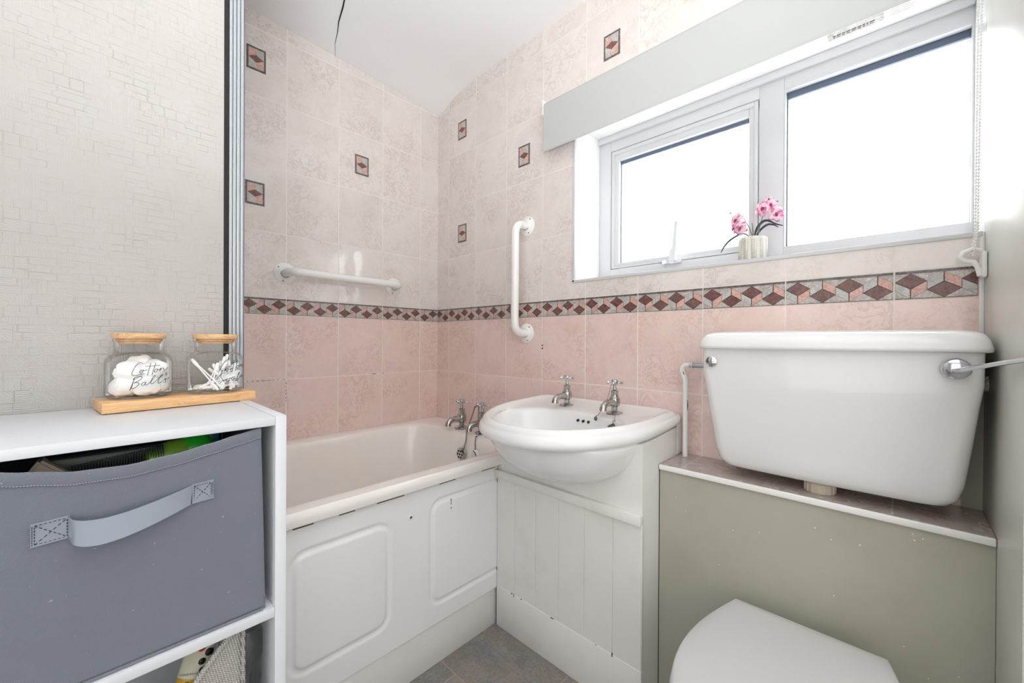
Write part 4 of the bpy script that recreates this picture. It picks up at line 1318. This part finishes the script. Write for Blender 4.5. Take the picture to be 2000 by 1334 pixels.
def tsec(s, w, th_): return [b0+d*s+sd*(w*math.cos(2*PI*k/24))+nn*(th_*math.sin(2*PI*k/24)) for k in range(24)]
bm = B(); loft(bm, [tsec(.0, .014, .014), tsec(.083, .0172, .0115)], True, True); obj('tube_base', bm, 'tube_y', tb, smooth=60)
bm = B(); loft(bm, [tsec(.083, .0173, .0116), tsec(.095, .018, .010), tsec(.135, .020, .004), tsec(.142, .020, .002)], True, True); obj('tube_body', bm, 'tube_w', tb, smooth=60)
dr = Vector((1, 0, 0)); 
bm = B()
fn = nn if nn.x > 0 else -nn
for s, w, r in ((.103, .010, .0050), (.115, .015, .0055), (.094, .014, .0040), (.128, .007, .0050)):
    c = b0+d*s+sd*w+fn*(.0085 if s < .1 else .0065); ball(bm, c, r, s=2, sc=(.6, 1, 1))
obj('blot_print', bm, 'black_p', tb)
bm = B(); c = b0+d*.119+sd*.004+fn*.0072; ball(bm, c, .0052, s=2, sc=(.55, 1, .9)); obj('red_print', bm, 'red_p', tb)
bm = B()
for k in range(12):
    c = b0+d*(.086+.0003*k)+sd*(-.012+.0020*k)+fn*.0114
    tube(bm, [c, c+d*.0018], .00035, 4)
    if k % 2: tube(bm, [c, c+sd*.001], .0003, 4)
obj('small_print', bm, 'black_p', tb)
bm = B(); c = b0+d*.073+sd*.001+fn*.0124
tube(bm, [c+sd*(.006*math.cos(q))+d*(.007*math.sin(q)) for q in [2*PI*j/16 for j in range(16)]], .0004, 4, closed=True)
tube(bm, [c-sd*.002-d*.004, c+d*.002, c+sd*.002-d*.004], .0004, 4)
obj('round_emblem', bm, 'black_p', tb)
bm = B(); random.seed(9); G = []
for i in range(7):
    row = []
    for j in range(12):
        row.append(bm.verts.new((1.002-.012*i*.6+random.uniform(-.004, .004), -1.062+.0052*i+random.uniform(-.003, .003), .30+.235*j/11-.03*(i/6)*j/11)))
    G.append(row)
for i in range(6):
    for j in range(11): bm.faces.new((G[i][j], G[i+1][j], G[i+1][j+1], G[i][j+1]))
o = obj('plastic_bag', bm, 'bag', None, 'crumpled clear plastic bag beside the knitted basket', 'bag', smooth=0); s_ = o.modifiers.new('t', 'SOLIDIFY'); s_.thickness = .0005

# ================================================================== JARS ON BOARD
CAM = Vector((1.6996, -1.2181, .975))
bdA = math.radians(6.0)
bdc = Vector((.764, -1.109))
def RT(co):
    x, y = co.x, co.y; c, s = math.cos(bdA), math.sin(bdA)
    return Vector((bdc.x+x*c+y*s*-1, bdc.y+x*s+y*c, co.z))
BT = UT+.0175
bm = B(); box(bm, -.043, .043, -.106, .106, UT+.0013, BT, .0012, T=lambda c: RT(Vector((c.x, c.y, c.z))))
obj('wooden_jar_stand', bm, 'wood_b', None, 'oblong pale wooden board carrying two jars on top of the shelf unit', 'board')
JR = .0437
def jar(cx, cy, label, strokes, zx0, Rpx, dist, kz_, group):
    z0 = BT
    t = thing('storage_jar', label, 'jar', (cx, cy, z0), group)
    bm = B()
    pr = [(0, .0018), (JR-.006, .0016), (JR-.002, .003), (JR, .008), (JR, .060), (JR-.0012, .0665), (JR-.0045, .0720), (JR-.0095, .0752), (.0325, .0765), (.0318, .079), (.0320, .0955), (.0345, .0965), (.0345, .1000), (.0320, .1005)]
    lathe(bm, pr, (cx, cy, z0), 56)
    g = obj('glass_body', bm, 'jar_glass', t, smooth=60)
    bm = B()
    pr = [(0, .0925), (.0268, .0925), (.0275, .0935), (.0275, .0965), (.0300, .0968), (.0300, .1012), (0.0345, .1012), (.0350, .1020), (.0350, .1085), (.0343, .1098), (0, .1098)]
    lathe(bm, pr, (cx, cy, z0), 48); obj('lid', bm, 'wood', t, smooth=40)
    # lettering
    v = Vector((cx-CAM.x, cy-CAM.y, 0)); v.normalize(); rt = Vector((v.y, -v.x, 0))
    bm = B()
    for st in strokes:
        wth = .00042
        P = []
        n = len(st)
        Q = []
        for i in range(n-1):
            p0 = st[max(i-1, 0)]; p1 = st[i]; p2 = st[i+1]; p3 = st[min(i+2, n-1)]
            for k in range(5):
                q = k/5
                Q.append(tuple(.5*((2*p1[a])+(p2[a]-p0[a])*q+(2*p0[a]-5*p1[a]+4*p2[a]-p3[a])*q*q+(3*p1[a]-p0[a]-3*p2[a]+p3[a])*q**3) for a in (0, 1)))
        Q.append(st[-1])
        for x, y in Q:
            s = max(-.985, min(.985, (x-zx0)/Rpx)); th_ = math.asin(s)
            r = JR+.0005
            p = Vector((cx, cy, 0))-v*(r*math.cos(th_))+rt*(r*math.sin(th_))
            vp = 620+y/5.714
            p.z = CAM.z-(vp-668.5)*kz_
            P.append(p)
        tube(bm, P, wth, 5)
    obj('lettering', bm, 'ink', g)
    return t
cotton = [[(688, 572), (676, 556), (650, 558), (615, 592), (586, 640), (573, 682), (584, 700), (615, 702), (652, 692), (712, 684)],
          [(692, 640), (668, 646), (655, 664), (668, 676), (688, 662), (692, 642), (706, 650), (735, 640)],
          [(776, 563), (760, 620), (738, 708)], [(832, 560), (810, 632), (788, 706)], [(714, 598), (790, 598), (880, 593)],
          [(850, 636), (828, 640), (814, 660), (826, 674), (846, 662), (850, 640), (864, 648), (884, 636)],
          [(890, 624), (880, 648), (872, 668)], [(876, 656), (900, 632), (918, 630), (922, 650), (930, 662), (950, 648), (974, 622)]]
balls = [[(604, 722), (582, 785), (550, 870)], [(597, 740), (576, 812), (552, 868)],
         [(584, 748), (612, 724), (650, 712), (682, 722), (662, 750), (618, 775), (592, 786), (630, 780), (648, 802), (612, 835), (578, 852), (574, 838)],
         [(722, 782), (694, 784), (676, 804), (686, 820), (708, 806), (720, 782), (714, 808), (728, 818), (752, 800)],
         [(752, 800), (795, 758), (824, 716), (812, 712), (792, 742), (776, 785), (782, 808), (800, 802)],
         [(800, 802), (855, 756), (908, 712), (898, 708), (876, 740), (856, 785), (862, 806), (882, 800)],
         [(882, 800), (920, 774), (946, 754), (940, 772), (946, 790), (934, 802), (920, 798)], [(942, 768), (962, 764), (988, 752)]]
def sh(st, dx, dy, s=1., ox=573, oy=690): return [[((x-ox)*s+ox+dx, (y-oy)*s+oy+dy) for x, y in L_] for L_ in st]
swabs = [[(1532, 668), (1505, 663), (1474, 684), (1466, 702), (1490, 720), (1496, 744), (1470, 778), (1452, 782)],
         [(1510, 738), (1508, 754), (1528, 754), (1546, 732), (1544, 754), (1562, 754), (1580, 730), (1600, 730)],
         [(1628, 714), (1606, 724), (1598, 740), (1612, 746), (1630, 726), (1630, 744), (1646, 738)],
         [(1646, 738), (1680, 690), (1692, 664), (1680, 676), (1668, 720), (1674, 738), (1692, 728), (1698, 712), (1684, 712)],
         [(1698, 726), (1714, 712), (1728, 700), (1720, 716), (1726, 732), (1712, 738)]]
# second jar: lettering sits further right, so it is re-based by angle
def rebase(strokes, x0a, Ra, x0b, Rb, dth, dy):
    out = []
    for L_ in strokes:
        out.append([(x0b+Rb*math.sin(min(1.4, math.asin(max(-1, min(1, (x-x0a)/Ra)))+dth)), y*.84+dy) for x, y in L_])
    return out
J1 = (.757, -1.1635); J2 = (.7635, -1.0575)
jar(J1[0], J1[1], 'glass jar with wooden lid lettered Cotton Balls, filled with cotton wool', cotton+balls, 655, 390, 0, .00082, 'glass jars on the board')
cot2 = rebase(cotton, 655, 390, 1425, 322, .38, 50)
jar(J2[0], J2[1], 'glass jar with wooden lid lettered Cotton Swabs, filled with swabs', cot2+swabs, 1425, 322, 0, .00093, 'glass jars on the board')
# cotton balls
random.seed(21)
v1 = Vector((J1[0]-CAM.x, J1[1]-CAM.y, 0)).normalized(); r1 = Vector((v1.y, -v1.x, 0))
spots = [(-.019, -.008, .019, .0165, 'lowest on the left'), (.008, -.016, .018, .017, 'low at the front middle'), (.022, .006, .020, .0165, 'low on the right'), (-.006, .018, .019, .017, 'low at the back'),
         (-.012, -.004, .043, .0175, 'raised at the left middle'), (.017, -.006, .046, .0165, 'raised at the right middle'), (.0, .010, .055, .015, 'topmost of the pile')]
for i, (a, d_, z, r, w) in enumerate(spots):
    bm = B(); c = Vector((J1[0], J1[1], BT))+r1*a+v1*d_+Vector((0, 0, z+.002))
    ball(bm, c, r*1.06, s=4, sc=(1.12, 1.12, .95))
    for vv in bm.verts:
        n_ = (vv.co-c); f = 1+.22*mnoise.noise(n_*70+Vector((i*3.1, 0, 0)))+.10*mnoise.noise(n_*210+Vector((0, i*2.3, 0))); vv.co = c+n_*f
        h = Vector((vv.co.x-J1[0], vv.co.y-J1[1], 0))
        if h.length > JR-.0025: k = (JR-.0025)/h.length; vv.co.x = J1[0]+h.x*k; vv.co.y = J1[1]+h.y*k
        vv.co.z = max(vv.co.z, BT+.003)
    obj('cotton_ball', bm, 'cotton', None, 'white cotton ball in the left jar, '+w, 'cotton ball', 'cotton balls in the left jar', smooth=180)
# cotton swabs
random.seed(4)
v2 = Vector((J2[0]-CAM.x, J2[1]-CAM.y, 0)).normalized(); r2 = Vector((v2.y, -v2.x, 0))
def swab(a, b):
    bm = B(); a = Vector(a); b = Vector(b); t_ = (b-a); L_ = t_.length; t_ /= L_
    tube(bm, [a+t_*.006, b-t_*.006], .00125, 7)
    for e, s in ((a, 1), (b, -1)):
        tube(bm, [e, e+t_*(s*.0015), e+t_*(s*.006), e+t_*(s*.012), e+t_*(s*.016)], [.0011, .0025, .0029, .0025, .0013], 8)
    return obj('cotton_swab', bm, 'cotton', None, 'white cotton swab standing in the right jar', 'cotton swab', 'cotton swabs in the right jar', smooth=60)
RI = JR-.0048
made = []
def clampj(p):
    h = Vector((p.x-J2[0], p.y-J2[1], 0))
    if h.length > RI: k = RI/h.length; p.x = J2[0]+h.x*k; p.y = J2[1]+h.y*k
    return p
def J(a, d_, z): return clampj(Vector((J2[0], J2[1], BT+z))+r2*a+v2*d_)
swab(J(-.036, -.008, .064), J(.012, -.030, .008)); swab(J(-.034, -.014, .062), J(.004, -.030, .006)); swab(J(.006, -.012, .008), J(.018, -.002, .072)); swab(J(.000, -.008, .008), J(.014, -.012, .068))
for k in range(38):
    a = random.uniform(-PI, PI)
    p = J(-.034+.062*random.random(), random.uniform(-.03, .02), random.uniform(.006, .012))
    tgt_z = random.uniform(.014, .058)
    q = J(random.uniform(.0, .04), random.uniform(-.02, .034), tgt_z)
    d_ = (q-p); 
    if d_.length < .045: q = p+d_.normalized()*.05; q = clampj(q)
    if (q-p).length > .076: q = p+(q-p).normalized()*.076
    if (q-p).length < .036: continue
    swab(p, q)

# ================================================================== LIGHT
w = bpy.data.worlds.new('overcast_sky'); SC.world = w; w.use_nodes = True
bg = w.node_tree.nodes['Background']; bg.inputs[0].default_value = (.96, .98, 1.0, 1); bg.inputs[1].default_value = 1.35
def area(name, loc, rot, sx, sy, e, col=(1, 1, 1), portal=False, spread=PI):
    l = bpy.data.lights.new(name, 'AREA'); l.shape = 'RECTANGLE'; l.size = sx; l.size_y = sy; l.energy = e; l.color = col; l.spread = spread
    o = bpy.data.objects.new(name, l); COL.objects.link(o); o.location = loc; o.rotation_euler = rot
    if portal: l.cycles.is_portal = True
    return o
area('window_portal', (1.33, .275, 1.48), (-PI/2, 0, 0), 1.0, .6, 0, portal=True)
area('window_daylight', (1.33, .30, 1.50), (-PI/2, 0, 0), .98, .56, 7.5, (.95, .98, 1.0))
fl_ = area('bounce_flash', (1.98, -1.52, 1.0), (0, 0, 0), .6, .6, 14., (.985, .99, 1.), spread=math.radians(105))
fl_.rotation_euler = Vector((-.45, .50, 1)).to_track_quat('-Z', 'Y').to_euler()
area('rear_fill_light', (1.75, -2.33, 1.2), (PI/2, 0, 0), 1.4, 1.9, 7., (.985, .99, 1.))  # added soft fill from behind the camera, not a known lamp
area('side_fill_light', (2.48, -1.35, 1.25), (0, PI/2, 0), 1.9, 1.5, 13., (.985, .99, 1.))  # added unseen softbox beside the camera, evens out the left wall and bath

# ================================================================== CAMERA
f_, th_, D_, cx_, pi_, ro_ = 783.7747, .76508, 1.2181, 1.6996, -.00306, .00502
F = Vector((-math.sin(th_)*math.cos(pi_), math.cos(th_)*math.cos(pi_), math.sin(pi_)))
R0 = Vector((math.cos(th_), math.sin(th_), 0)); U0 = R0.cross(F)
R1 = R0*math.cos(ro_)+U0*math.sin(ro_); U1 = -R0*math.sin(ro_)+U0*math.cos(ro_)
cam = bpy.data.cameras.new('camera'); co = bpy.data.objects.new('camera', cam); COL.objects.link(co)
cam.sensor_width = 36; cam.sensor_fit = 'HORIZONTAL'; cam.lens = f_/2000*36; cam.clip_start = .02
mw = Matrix((R1, U1, -F)).transposed().to_4x4(); mw.translation = Vector((cx_, -D_, .975)); co.matrix_world = mw
SC.camera = co
vs_ = SC.view_settings; vs_.view_transform = 'Standard'; vs_.look = 'None'; vs_.exposure = .07; vs_.gamma = 1; vs_.use_curve_mapping = False
SC.cycles.use_denoising = True
SC.cycles.max_bounces = 10; SC.cycles.diffuse_bounces = 5; SC.cycles.adaptive_threshold = .015; SC.cycles.transparent_max_bounces = 24
SC.cycles.caustics_reflective = False; SC.cycles.caustics_refractive = False
SC.cycles.sample_clamp_indirect = 8
